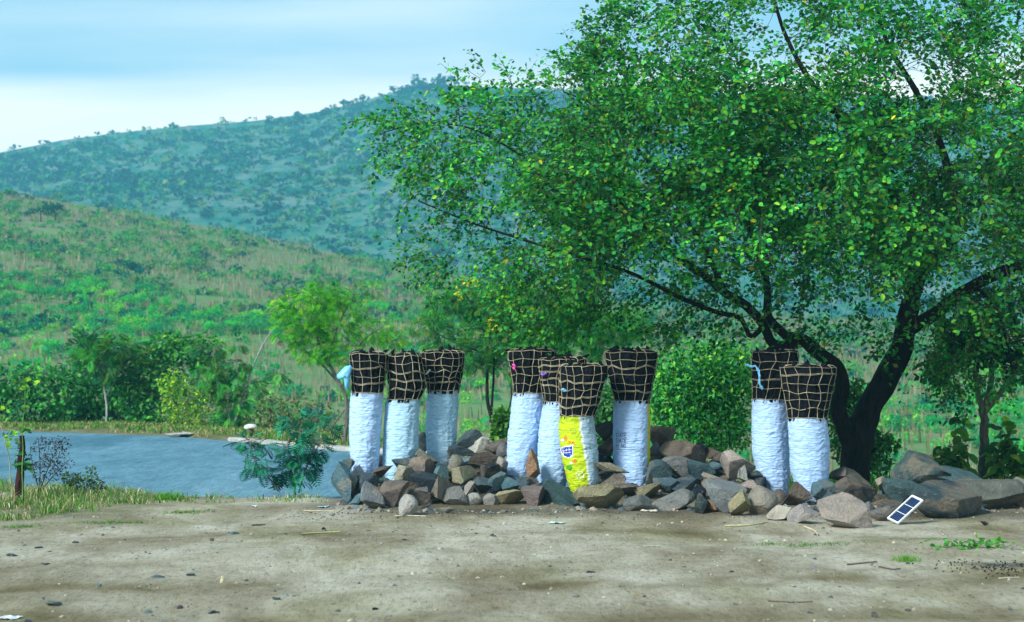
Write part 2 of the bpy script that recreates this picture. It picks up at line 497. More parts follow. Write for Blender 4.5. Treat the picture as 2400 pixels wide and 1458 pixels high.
def mound(x, y):
    x, y = np.asarray(x, float), np.asarray(y, float)
    m = np.zeros(np.broadcast(x, y).shape); k = np.zeros_like(m)
    sel = (x > -3.2) & (x < 7.2) & (y > 19) & (y < 27.5)
    if not sel.any(): return m
    xs, ys = np.broadcast_to(x, m.shape)[sel], np.broadcast_to(y, m.shape)[sel]
    num = np.zeros(len(xs)); den = np.zeros(len(xs))
    for (rx, ry, rz, rw, rh) in ROCK_POS:
        g = np.exp(-((xs - rx) ** 2 / (2 * .14 ** 2) + (ys - ry - .12) ** 2 / (2 * .16 ** 2)))
        num += g * max(0.0, rz - .38 * rh); den += g
    m[sel] = num / (den + .55) * sstep(-2.2, -1.75, xs)
    return m
def ground_z(x, y):
    x, y = np.broadcast_arrays(np.asarray(x, float), np.asarray(y, float))
    ne, fe = near_edge(x), far_edge(x)
    rz = road_z(x)
    lot = .035 * fbm(x * .45, y * .45, 1.7, 3) + .022 * fbm(x * 1.5, y * 1.1, 4.2, 4) + .011 * fbm(x * 7, y * 5, 2.2, 3)
    rut = np.sin((y - .13 * x) * 2.3 + 1.5 * fbm(x * .2, y * .3, 8, 2)) * .012 * sstep(22, 19, y)
    lot = lot + .4 * rut
    z = lot + mound(x, y)
    # the lot drops to the road
    a = sstep(ne - 1.1, ne + .1, y)
    z = z * (1 - a) + (rz - .05) * a
    # beyond the road: verge, then the valley
    d = y - fe
    verge = rz + .06 + .05 * fbm(x * .6, y * .6, 3, 3)
    b = sstep(0.0, .5, d)
    z = np.where(d > 0, (rz - .05) * (1 - b) + verge * b, z)
    drop = np.where(x < -3.5, 7.0, 1.6)
    dv = np.maximum(0, d - np.interp(x, [-6, -2], [7.5, 2.0]))
    z = np.where(d > 0, z - np.minimum(.14 * dv, 5.0), z)
    # near slope
    t = np.clip((y - 78) / (300 - 78), 0, 1)
    cz = crest(x)
    zn = -5.4 + (cz + 5.4) * t ** 1.12 + 1.6 * fbm(x * .02, y * .02, 5, 3) * sstep(70, 130, y) * sstep(310, 250, y)
    back = np.clip((y - 300) / 140, 0, 1)
    zn = np.where(y > 300, cz - (cz + 3) * sstep(0, 1, back) * .9, zn)
    # far slope
    s = np.clip((y - 400) / 500, 0, 1)
    rgz = ridge(x, y)
    zf = rgz * (s ** .97) + 5.0 * fbm(x * .008, y * .008, 2, 3) * s * (1 - s) * 3 - 3
    zf = np.where(y > 900, rgz - (y - 900) * .12, zf)
    zn = np.where(y > 400, np.maximum(zn, zf), zn)
    b2 = sstep(62, 84, y)
    return z * (1 - b2) + zn * b2

# dirt lot material -------------------------------------------------
m, t, p = mat('dirt_lot', 1.0, .05)
g = coords(t, 'Object')
n1 = noise(t, mapped(t, g, (.8, .34, 1)), 1.1, 6, .62, .5)
n2 = noise(t, mapped(t, g, (1, .6, 1)), 6.0, 7, .7)
n3 = noise(t, mapped(t, g, (1, .3, 1)), 26, 6, .78)
n4 = noise(t, mapped(t, g, (.7, .4, 1)), .75, 4, .55, .4)
c = ramp(t, n1, [(.30, (.255, .21, .135)), (.46, (.39, .35, .255)), (.62, (.55, .51, .41))])
c = mixc(t, .5, c, ramp(t, n2, [(.3, (.44, .42, .36)), (.5, (.80, .80, .78)), (.72, (1, 1, .98))]), 'MULTIPLY')
c = mixc(t, .62, c, ramp(t, n3, [(.34, (.16, .18, .19)), (.47, (.8, .81, .8)), (.7, (1, 1, 1))]), 'MULTIPLY')
warm = None
olive = ramp(t, n4, [(.5, (0, 0, 0)), (.68, (1, 1, 1))])
c = mixc(t, olive, c, mixc(t, 1.0, c, (.66, .66, .48), 'MULTIPLY'))
at = N(t, 'ShaderNodeAttribute', attribute_name='Col')     # stains: R charcoal dust, G humus and leaf litter, B hillside soil
sp = N(t, 'ShaderNodeSeparateColor'); t.links.new(at.outputs['Color'], sp.inputs[0])
dust = N(t, 'ShaderNodeMath', operation='MULTIPLY'); t.links.new(sp.outputs[0], dust.inputs[0])
t.links.new(ramp(t, n2, [(.25, (.45,) * 3), (.6, (1,) * 3)]), dust.inputs[1])
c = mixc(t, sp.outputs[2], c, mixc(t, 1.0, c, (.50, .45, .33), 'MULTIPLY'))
c = mixc(t, dust.outputs[0], c, (.028, .032, .036))
c = mixc(t, sp.outputs[1], c, ramp(t, n2, [(.35, (.07, .085, .03)), (.6, (.16, .15, .075))]))
t.links.new(c, p.inputs['Base Color'])
bump(t, p, n3, .8, .03)
M_DIRT = m

m, t, p = mat('hillside_scrub', 1.0, .03)
g = coords(t, 'Object')
n1 = noise(t, g, .035, 4, .6, .4)
n2 = noise(t, g, .35, 6, .65)
c = ramp(t, n2, [(.30, (.04, .22, .05)), (.46, (.13, .19, .075)), (.58, (.21, .18, .125)), (.75, (.06, .25, .05))])
c = mixc(t, ramp(t, n1, [(.42, (0, 0, 0)), (.62, (1, 1, 1))]), c, mixc(t, .55, c, (.06, .25, .05)))
t.links.new(c, p.inputs['Base Color'])
M_HILL = m

def grid_faces(nx, ny):
    i = np.arange(ny - 1)[:, None] * nx; k = np.arange(nx - 1)[None]
    return np.stack([i + k, i + k + 1, i + nx + k + 1, i + nx + k], -1).reshape(-1, 4)
def axis(stops):
    out = [np.array([stops[0][0]])]
    for (a, st), (b, _) in zip(stops[:-1], stops[1:]):
        k = max(1, int(round((b - a) / st)))
        out.append(np.linspace(a, b, k + 1)[1:])
    return np.concatenate(out)
xs = axis([(-70, 3), (-22, 1), (-9, .07), (8.5, 1), (22, 3), (70, 1)])
ys = axis([(-30, 3), (9, .5), (11.5, .075), (20.5, .055), (26.5, .12), (30, .5), (64, .5), (90, 1)])
X, Y = np.meshgrid(xs, ys)
Z = ground_z(X, Y)
ne = near_edge(X)
# charcoal dust lies where the sacks are handled: in front of and among the rocks, and one spill on the right
D1 = np.exp(-((Y - (21.75 - .08 * (X - 2))) / .62) ** 2) * sstep(-2.7, -1.2, X + .5 * fbm(X, Y, 3, 2)) * .62
D1 = np.maximum(D1, .75 * sstep(22, 22.7, Y) * sstep(25, 24, Y) * sstep(-2.6, -2.0, X))
D1 = np.maximum(D1, .9 * sstep(.25, .75, np.exp(-(((X - 4.25) / .52) ** 2 + ((Y - 16.15) / .2) ** 2)) + .25 * fbm(X * 5, Y * 5, 1, 3)))
G1 = sstep(-.9, .1, Y - ne) * sstep(3, -1, X) * .8
G1 = np.maximum(G1, sstep(-3.9, -5.4, X - .25 * (Y - 21) + .5 * fbm(X * 1.5, Y * 1.5, 2, 3)) * sstep(20.2, 21.4, Y + .4 * fbm(X, Y, 7, 2)) * .75)
G1 = np.maximum(G1, sstep(0, .8, Y - far_edge(X)))
G1 = np.maximum(G1, sstep(23.8, 25, Y) * sstep(3.5, 5.5, X) * .85)
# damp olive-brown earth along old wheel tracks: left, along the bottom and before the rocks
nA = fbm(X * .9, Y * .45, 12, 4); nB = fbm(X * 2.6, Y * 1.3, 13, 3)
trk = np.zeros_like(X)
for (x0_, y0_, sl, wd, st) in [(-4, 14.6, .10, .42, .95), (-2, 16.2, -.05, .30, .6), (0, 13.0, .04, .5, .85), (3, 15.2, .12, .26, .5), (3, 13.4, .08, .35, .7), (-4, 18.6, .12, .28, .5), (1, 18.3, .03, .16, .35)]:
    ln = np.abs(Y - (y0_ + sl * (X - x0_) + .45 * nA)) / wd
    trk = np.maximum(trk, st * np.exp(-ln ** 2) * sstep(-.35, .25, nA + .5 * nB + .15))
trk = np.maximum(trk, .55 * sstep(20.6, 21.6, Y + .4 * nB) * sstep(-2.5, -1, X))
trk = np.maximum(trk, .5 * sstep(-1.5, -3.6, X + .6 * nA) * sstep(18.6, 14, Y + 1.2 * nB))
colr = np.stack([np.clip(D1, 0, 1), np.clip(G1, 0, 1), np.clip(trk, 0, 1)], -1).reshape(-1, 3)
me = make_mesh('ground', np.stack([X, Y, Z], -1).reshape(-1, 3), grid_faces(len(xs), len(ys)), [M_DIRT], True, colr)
tag(link('ground', me), 'pale bare dirt lot in the foreground', kind='structure')

# hillsides -----------------------------------------------------------
us = np.linspace(-1500, 3900, 221)
ds = np.concatenate([np.linspace(84, 300, 100), np.linspace(303, 420, 30)])
U, Dd = np.meshgrid(us, ds)
X = (U - 1200) / FPX * Dd; Y = Dd
Z = ground_z(X, Y) - .02
me = make_mesh('hillside', np.stack([X, Y, Z], -1).reshape(-1, 3), grid_faces(len(us), len(ds)), [M_HILL], True)
tag(link('hillside', me), 'scrub covered hillside rising behind the road', kind='structure')

ds = np.concatenate([np.linspace(400, 940, 116), np.linspace(1000, 1800, 6)])
U, Dd = np.meshgrid(us, ds)
X = (U - 1200) / FPX * Dd; Y = Dd
m, t, p = mat('far_hill_scrub', 1.0, .03)
g = coords(t, 'Object')
n1 = noise(t, g, .012, 4, .6, .4)
n2 = noise(t, mapped(t, g, (1, .5, 1)), .12, 7, .75)
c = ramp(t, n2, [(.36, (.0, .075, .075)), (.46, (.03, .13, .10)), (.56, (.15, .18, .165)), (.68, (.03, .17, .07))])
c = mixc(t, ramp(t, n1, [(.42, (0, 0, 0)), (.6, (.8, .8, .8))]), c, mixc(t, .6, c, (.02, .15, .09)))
t.links.new(c, p.inputs['Base Color'])
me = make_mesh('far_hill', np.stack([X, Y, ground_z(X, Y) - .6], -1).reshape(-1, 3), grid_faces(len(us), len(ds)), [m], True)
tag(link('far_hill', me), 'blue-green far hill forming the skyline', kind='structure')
# road ------------------------------------------------------------------
m, t, p = mat('worn_asphalt', 1.0, .04)
g = coords(t, 'Object')
rot = N(t, 'ShaderNodeMapping'); rot.inputs['Rotation'].default_value = (0, 0, math.radians(36)); rot.inputs['Scale'].default_value = (.05, .9, 1)
t.links.new(g, rot.inputs[0])
n1 = noise(t, mapped(t, g, (.5, .16, 1)), .8, 4, .55, .5)
n2 = noise(t, mapped(t, g, (1, .25, 1)), 4.0, 6, .75)
n3 = noise(t, mapped(t, g, (1, .1, 1)), 24, 6, .9)
c = ramp(t, n1, [(.34, (.09, .215, .28)), (.45, (.135, .28, .35)), (.55, (.15, .30, .37)), (.68, (.19, .34, .41))])  # blue of the reflected sky is put into the asphalt's base colour
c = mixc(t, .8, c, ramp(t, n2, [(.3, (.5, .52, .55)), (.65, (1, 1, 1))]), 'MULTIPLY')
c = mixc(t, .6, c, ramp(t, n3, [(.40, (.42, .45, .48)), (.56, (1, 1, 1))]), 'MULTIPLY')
t.links.new(c, p.inputs['Base Color']); bump(t, p, n3, .35, .01)
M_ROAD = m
rx = axis([(-60, 2), (-20, .4), (12, 2), (40, 1)])
rt = np.linspace(0, 1, 26)
R0, R1 = near_edge(rx), far_edge(rx)
X = np.repeat(rx[None], len(rt), 0)
e0 = .22 * fbm(rx * 1.3, rx * 0, 3, 3); e1 = .10 * fbm(rx * 1.1, rx * 0 + 4, 6, 3)
Y = (R0 + e0)[None] * (1 - rt[:, None]) + (R1 + e1)[None] * rt[:, None]
Z = road_z(X) + .004 + .05 * np.sin(np.pi * rt)[:, None] - .02
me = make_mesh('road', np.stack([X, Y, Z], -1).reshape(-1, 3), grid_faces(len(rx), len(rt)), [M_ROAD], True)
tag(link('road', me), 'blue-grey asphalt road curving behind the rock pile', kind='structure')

# concrete kerb stones along the far edge -------------------------------------
m, t, p = mat('kerb_concrete', .9, .2)
n1 = noise(t, coords(t), 9, 5, .65)
t.links.new(ramp(t, n1, [(.3, (.22, .23, .21)), (.7, (.46, .46, .42))]), p.inputs['Base Color'])
bump(t, p, n1, .4, .02)
M_KERB = m
kerb = bpy.data.objects.new('kerb', None); COL.objects.link(kerb)
kx0 = -6.3
kerb.location = (kx0, float(far_edge(kx0)), 0)
tag(kerb, 'pale concrete kerb along the far side of the road', kind='structure')
def box_mesh(name, sx, sy, sz, mats, bev=.02, seed=0, jit=.006):
    import bmesh
    bm = bmesh.new(); bmesh.ops.create_cube(bm, size=1)
    for v in bm.verts: v.co = Vector((v.co.x * sx, v.co.y * sy, v.co.z * sz))
    if bev: bmesh.ops.bevel(bm, geom=bm.edges[:], offset=bev, segments=2, profile=.6, affect='EDGES')
    r = random.Random(seed)
    for v in bm.verts: v.co += Vector((r.uniform(-jit, jit), r.uniform(-jit, jit), r.uniform(-jit, jit)))
    me = bpy.data.meshes.new(name); bm.to_mesh(me); bm.free()
    for mm in mats: me.materials.append(mm)
    return me
x = kx0; k = 0
while x < -1.2:
    dx = .02
    yv = float(far_edge(x)); y2 = float(far_edge(x + .5))
    ang = math.atan2(y2 - yv, .5)
    L = .95
    if not (-5.85 < x < -5.2 and False):
        kb = link('kerb_stone', box_mesh('kerb_stone', L, .24, .16, [M_KERB], .03, k, .012), kerb,
                  (x + .5 * L * math.cos(ang) - kerb.location.x, yv + .12 + .5 * L * math.sin(ang) - kerb.location.y, float(road_z(x)) - .01))
        kb.rotation_euler = (0, 0, ang)
    x += (L + .03) * math.cos(ang); k += 1
# ================================================================== ROCKS
import bmesh
def ico(sub):
    bm = bmesh.new(); bmesh.ops.create_icosphere(bm, subdivisions=sub, radius=1)
    v = np.array([q.co[:] for q in bm.verts]); f = np.array([[q.index for q in fc.verts] for fc in bm.faces])
    bm.free(); return v, f
ICO = {s: ico(s) for s in (1, 2, 3, 4, 5)}
def rock_verts(seed, shape, sub):
    r = np.random.default_rng(seed)
    v = ICO[sub][0].copy()
    n = {'a': 10, 's': 10, 'r': 9}[shape]
    lo, hi = {'a': (.26, .62), 's': (.3, .62), 'r': (.5, .82)}[shape]
    for k in range(n):
        nrm = unit(r.normal(size=3)); d = r.uniform(lo, hi)
        e = v @ nrm - d
        v = np.where((e > 0)[:, None], v - (e * .97)[:, None] * nrm, v)
    o = r.uniform(0, 50, 3)
    a = {'a': .045, 's': .04, 'r': .06}[shape]
    q = v * 1.7 + o
    v = v * (1 + a * fbm(q[:, 0], q[:, 1], q[:, 2], 3))[:, None]
    q = v * 7 + o
    v = v + unit(v) * (.03 * fbm(q[:, 0], q[:, 1], q[:, 2], 4, .6))[:, None]
    mn, mxx = v.min(0), v.max(0)
    return (v - (mn + mxx) / 2) / (mxx - mn)          # unit box
m, t, p = mat('field_stone', .9, .18)
oi = N(t, 'ShaderNodeObjectInfo')
g = coords(t, 'Object')
ad = N(t, 'ShaderNodeVectorMath', operation='ADD'); t.links.new(g, ad.inputs[0]); 
rr = N(t, 'ShaderNodeMath', operation='MULTIPLY'); t.links.new(oi.outputs['Random'], rr.inputs[0]); rr.inputs[1].default_value = 40
t.links.new(rr.outputs[0], ad.inputs[1])
vv = ad.outputs[0]
n1 = noise(t, vv, 4.5, 6, .68, .5)
n2 = noise(t, vv, 42, 4, .7)
n3 = noise(t, vv, 2.2, 4, .55, .8)
n4 = noise(t, vv, 14, 5, .7)
base = mixc(t, .75, oi.outputs['Color'], ramp(t, n1, [(.30, (.28, .31, .34)), (.5, (.8, .81, .83)), (.68, (1, 1, 1))]), 'MULTIPLY')
base = mixc(t, ramp(t, n3, [(.52, (0, 0, 0)), (.64, (.62, .62, .62))]), base, mixc(t, .55, oi.outputs['Color'], (.40, .30, .185)))
base = mixc(t, ramp(t, n4, [(.6, (0, 0, 0)), (.72, (.45, .45, .45))]), base, (.42, .43, .38))
base = mixc(t, .6, base, ramp(t, n2, [(.3, (.45, .45, .47)), (.6, (1, 1, 1))]), 'MULTIPLY')
t.links.new(base, p.inputs['Base Color'])
hb = N(t, 'ShaderNodeMath', operation='ADD'); t.links.new(n4, hb.inputs[0]); t.links.new(n2, hb.inputs[1])
bump(t, p, hb.outputs[0], .9, .035)
M_ROCK = m
def add_rock(name, p, w_, h_, tone, shape, tilt, seed, label, group=None, deep=None, sub=None, cat='rock'):
    big = max(w_, h_)
    sub = sub or (4 if big > .28 else 3)
    v = rock_verts(seed, shape, sub)
    dz = deep or (w_ * h_) ** .5 * random.Random(seed).uniform(.8, 1.1)
    dz = min(dz, .62)
    a = math.radians(tilt); ca, sa = abs(math.cos(a)), abs(math.sin(a))
    # slabs are modelled flat and then tilted, so shrink the box to keep the outline inside w_ x h_
    if shape == 's' and sa > .1:
        L = math.hypot(w_, h_) * .95; S = min(w_, h_) * .62
        v = v * np.array([L, dz, S])
    else:
        k = 1 / (ca + sa * .45)
        v = v * np.array([w_ * k, dz, h_ * k])
    c, s_ = math.cos(a), math.sin(a)      # tilt about the viewing axis; positive = right end down
    v = np.stack([v[:, 0] * c + v[:, 2] * s_, v[:, 1], -v[:, 0] * s_ + v[:, 2] * c], -1)
    o = link(name, make_mesh(name, v, ICO[sub][1], [M_ROCK]), None, tuple(float(q) for q in p))
    rq = random.Random(seed + 5); rc = np.array(TONE[tone]) * rq.uniform(.75, 1.3) * np.array([rq.uniform(.92, 1.08), 1, rq.uniform(.92, 1.1)])
    o.color = (*rc, 1)
    return tag(o, label, cat, group)
for i, r in enumerate(ROCKS):
    x_, y_, z_, w_, h_ = ROCK_POS[i]
    add_rock('rock', (x_, y_, z_), w_ * 1.16, h_ * 1.16, r[4], r[5], r[6], 100 + i, r[7], 'rocks heaped round the sacks')
# stones wedged in the gaps behind and under the ones above (nothing tells them apart)
rg = random.Random(5)
def where_(px):
    for lim, ph in ((860, 'at the left end of the pile'), (945, 'below the second sack'), (1040, 'before the third sack'), (1180, 'between third and fourth sacks'), (1300, 'below the fourth and fifth sacks'),
                    (1430, 'around the yellow sack'), (1540, 'below the DATE sack'), (1650, 'right of the DATE sack'), (1760, 'left of the eighth sack'), (1900, 'below the eighth sack'), (2060, 'below the big trunk')):
        if px < lim: return ph
    return 'in the boulder group at right'
k = 0
while k < 90:
    px = rg.uniform(800, 2050) if k < 74 else rg.uniform(2060, 2400); py = rg.uniform(1065, 1172)
    D = 22.75 + (1190 - py) / 150 * 1.55
    q = W(px, py, D); gz = float(ground_z(q[0], q[1])); s_ = rg.uniform(.09, .19)
    if gz + s_ * .25 > q[2] + .18: pass
    z_ = gz + s_ * .22
    tn = rg.choice(['slate', 'dark', 'brown', 'grey', 'teal', 'slate']); tw = dict(slate='slate', dark='blackish', brown='brown', grey='grey', teal='teal')[tn]
    add_rock('rock', (q[0], q[1], z_), s_ * rg.uniform(1, 1.4), s_, tn, rg.choice('aar'),
             rg.uniform(-25, 25), 900 + k, f'small {tw} stone wedged between bigger rocks {where_(px)}', f'small {tw} stones in the rock pile {where_(px)}', sub=3)
    k += 1

# ================================================================== CHARCOAL SACKS
m, t, p = mat('woven_white_sack', .55, .3)
a_ = N(t, 'ShaderNodeAttribute', attribute_name='Col')
g = coords(t, 'Object')
n1 = noise(t, mapped(t, g, (.55, .55, 3.4)), 11, 6, .62, .7)
n2 = noise(t, g, 3, 3, .5)
c = mixc(t, .35, a_.outputs['Color'], ramp(t, n2, [(.35, (.86, .88, .90)), (.65, (1, 1, 1))]), 'MULTIPLY')
t.links.new(c, p.inputs['Base Color'])
bump(t, p, n1, .75, .04)
M_SACK = m
m, t, p = mat('charcoal', .75, .12)
n1 = noise(t, coords(t), 30, 5, .7)
t.links.new(ramp(t, n1, [(.35, (.0015, .0025, .0045)), (.75, (.007, .010, .015))]), p.inputs['Base Color'])
bump(t, p, n1, .8, .02)
M_COAL = m
m, t, p = mat('palm_fibre_cord', .85, .2)
n1 = noise(t, coords(t), 18, 4, .6)
t.links.new(ramp(t, n1, [(.3, (.24, .21, .13)), (.7, (.58, .53, .37))]), p.inputs['Base Color'])
M_CORD = m
def print_mat(name, c):
    mm, tt, pp = mat(name, .5, .3); pp.inputs['Base Color'].default_value = (*c, 1); return mm
M_INK = {k: print_mat('ink_' + k, c) for k, c in dict(black=(.03, .05, .12), blue=(.01, .05, .42), white=(.8, .82, .8), orange=(.75, .2, .03),
         green=(.08, .38, .03), seam=(.75, .8, .78), faint=(.42, .44, .1), lightblue=(.12, .25, .62)).items()}

class Sack:
    """surface of a sack: rows of (photo row, left px, right px) at depth D"""
    def __init__(s, D, bag, top, seed):
        s.D, s.seed = D, seed
        rows = np.array(sorted(bag + top, key=lambda r: -r[0]), float)
        s.z = EYE + (HOR - rows[:, 0]) / FPX * D
        s.cx = ((rows[:, 1] + rows[:, 2]) / 2 - 1200) / FPX * D
        s.r = (rows[:, 2] - rows[:, 1]) / 2 / FPX * D
        s.zbag = EYE + (HOR - min(b[0] for b in bag)) / FPX * D
        s.ztop, s.zbot = s.z.max(), s.z.min()
    def prof(s, z):
        z = np.asarray(z, float)
        def sm(arr):
            e = .022
            return (np.interp(z - e, s.z, arr) + np.interp(z, s.z, arr) * 2 + np.interp(z + e, s.z, arr)) / 4
        return sm(s.cx), sm(s.r)
    def wrinkle(s, th, z):
        """bag cloth relief: crumpled horizontal folds"""
        u, w_ = np.cos(th) * 1.6, np.sin(th) * 1.6
        o = s.seed * 3.7
        a = fbm(u * 1.6 + o, w_ * 1.6, z * 14, 3)
        zz_ = z * 30 + 2.6 * fbm(u * 2 + o, w_ * 2, z * 5 + 3, 2)
        b = 1 - np.abs(fbm(u * 1.0 + o + 9, w_ * 1.0, zz_ * .62, 2)) * 2
        c = 1 - np.abs(fbm(u * 2.0 + o + 4, w_ * 2.0, zz_ * 1.25 + 7, 2)) * 2
        big = fbm(u * 1.1 + o, w_ * 1.1, z * 2.2, 2)
        fade = sstep(0, .05, s.zbag - z)
        return (.002 * a + .0088 * b + .006 * c) * (.35 + .65 * fade) - .005 + .012 * big
    def pt(s, th, z, off=0.0, wr=True):
        """th: 0 faces the camera, +90 degrees is the right side"""
        cx, r = s.prof(z)
        rr_ = r + off + (s.wrinkle(th, z) if wr else 0)
        ex = 1 + .03 * np.sin(2 * th + s.seed)
        return np.stack([cx + rr_ * np.sin(th) * ex, s.D - rr_ * .93 * np.cos(th) * ex, np.broadcast_to(z, np.shape(th))], -1)
def ribbon(S, path, half, off, closed=False):
    """flat strip laid on the sack surface along path [(theta, z)]"""
    path = np.asarray(path, float)
    r0 = float(np.mean(S.prof(path[:, 1])[1]))
    fl = np.stack([path[:, 0] * r0, path[:, 1]], -1)
    tn = np.gradient(fl, axis=0); tn = tn / np.maximum(np.linalg.norm(tn, axis=1, keepdims=True), 1e-9)
    nn = np.stack([-tn[:, 1], tn[:, 0]], -1)
    a, b = fl + nn * half, fl - nn * half
    v = np.concatenate([S.pt(q[:, 0] / r0, q[:, 1], off) for q in (a, b)])
    n = len(path); i = np.arange(n - 1)
    return v, np.stack([i, i + 1, i + 1 + n, i + n], -1)
def dense(pts, step=.012):
    pts = np.asarray(pts, float); out_ = [pts[:1]]
    for a, b in zip(pts[:-1], pts[1:]):
        k = max(2, int(np.linalg.norm(b - a) / step) + 1)
        out_.append(np.linspace(a, b, k + 1)[1:])
    return np.concatenate(out_)
GLYPH = {'D': [[(0, 0), (0, 1), (.45, 1), (.7, .75), (.7, .25), (.45, 0), (0, 0)]], 'A': [[(0, 0), (.35, 1), (.7, 0)], [(.14, .38), (.56, .38)]],
         'T': [[(0, 1), (.7, 1)], [(.35, 1), (.35, 0)]], 'E': [[(.62, 1), (0, 1), (0, 0), (.62, 0)], [(0, .52), (.5, .52)]],
         'N': [[(0, 0), (0, 1), (.65, 0), (.65, 1)]], 'O': [[(.35, 1), (.08, .8), (.02, .5), (.08, .2), (.35, 0), (.62, .2), (.68, .5), (.62, .8), (.35, 1)]],
         'H': [[(0, 0), (0, 1)], [(.65, 0), (.65, 1)], [(0, .5), (.65, .5)]], '.': [[(.1, .03), (.2, .03)]], ' ': []}

SACKS = [
 dict(D=23.55, seed=1, label='leftmost white charcoal sack with light blue plastic bag tied on',
      bag=[(1150,838,866),(1125,830,876),(1108,826,884),(1060,819,890),(1000,818,893),(960,820,895),(922,822,897)],
      top=[(918,823,899),(895,822,903),(860,820,907),(838,819,908),(829,820,908)], nv=15, nr=5),
 dict(D=23.68, seed=2, label='second white charcoal sack from the left, its net bulging to the right',
      bag=[(1170,902,945),(1130,899,960),(1100,898,975),(1050,897,981),(1000,898,983),(960,902,984),(937,905,985)],
      top=[(933,908,987),(905,908,998),(870,906,995),(845,906,989),(833,907,988)], nv=16, nr=5),
 dict(D=24.05, seed=3, label='third white charcoal sack from the left, set further back',
      bag=[(1140,1018,1055),(1095,1012,1062),(1060,1001,1068),(1000,998,1070),(950,1000,1073),(917,1001,1074)],
      top=[(913,1001,1076),(890,998,1080),(860,989,1086),(838,985,1088),(826,986,1087)], nv=18, nr=6),
 dict(D=23.62, seed=4, label='fourth charcoal sack from the left, white, leaning with pink tag on net',
      bag=[(1150,1188,1236),(1117,1187,1245),(1080,1188,1256),(1020,1192,1268),(970,1199,1275),(922,1205,1280)],
      top=[(918,1205,1282),(895,1202,1289),(860,1196,1296),(838,1192,1301),(822,1192,1301)], nv=18, nr=5),
 dict(D=23.38, seed=5, label='fifth charcoal sack, white, half hidden behind the yellow one',
      bag=[(1160,1264,1318),(1128,1262,1328),(1080,1261,1338),(1020,1264,1344),(975,1271,1347),(942,1275,1349)],
      top=[(938,1275,1352),(915,1272,1357),(880,1267,1367),(858,1264,1374),(842,1264,1374)], nv=18, nr=6),
 dict(D=22.92, seed=6, label='yellow and grey printed charcoal sack at the front of the middle group',
      bag=[(1185,1352,1378),(1165,1343,1390),(1130,1331,1402),(1085,1320,1403),(1040,1313,1399),(1005,1311,1393),(976,1313,1391)],
      top=[(971,1313,1393),(945,1312,1404),(905,1312,1416),(875,1312,1424),(857,1313,1425)], nv=19, nr=6),
 dict(D=23.35, seed=7, label='white charcoal sack with DATE lettering and yellow stripe on its right edge',
      bag=[(1180,1445,1512),(1146,1438,1521),(1100,1437,1522),(1050,1437,1523),(990,1438,1524),(940,1439,1523)],
      top=[(936,1439,1524),(905,1431,1530),(865,1421,1538),(843,1416,1542),(825,1415,1542)], nv=16, nr=6),
 dict(D=23.4, seed=8, label='white charcoal sack at the right with blue ribbon tied on its net',
      bag=[(1185,1800,1840),(1150,1790,1848),(1115,1774,1850),(1060,1763,1849),(1000,1762,1848),(937,1763,1845)],
      top=[(933,1763,1847),(900,1762,1856),(865,1761,1867),(845,1759,1874),(824,1761,1872)], nv=13, nr=5),
 dict(D=22.8, seed=9, label='rightmost charcoal sack, blue-white, standing lowest beside the big tree',
      bag=[(1215,1888,1918),(1185,1880,1925),(1150,1866,1938),(1100,1852,1944),(1040,1848,1944),(1000,1846,1940),(981,1846,1938)],
      top=[(977,1846,1939),(950,1842,1944),(910,1834,1953),(880,1828,1960),(860,1827,1961)], nv=17, nr=6),
]
NT, WHITE = 112, np.array([.43, .645, .94])
SURF = {}
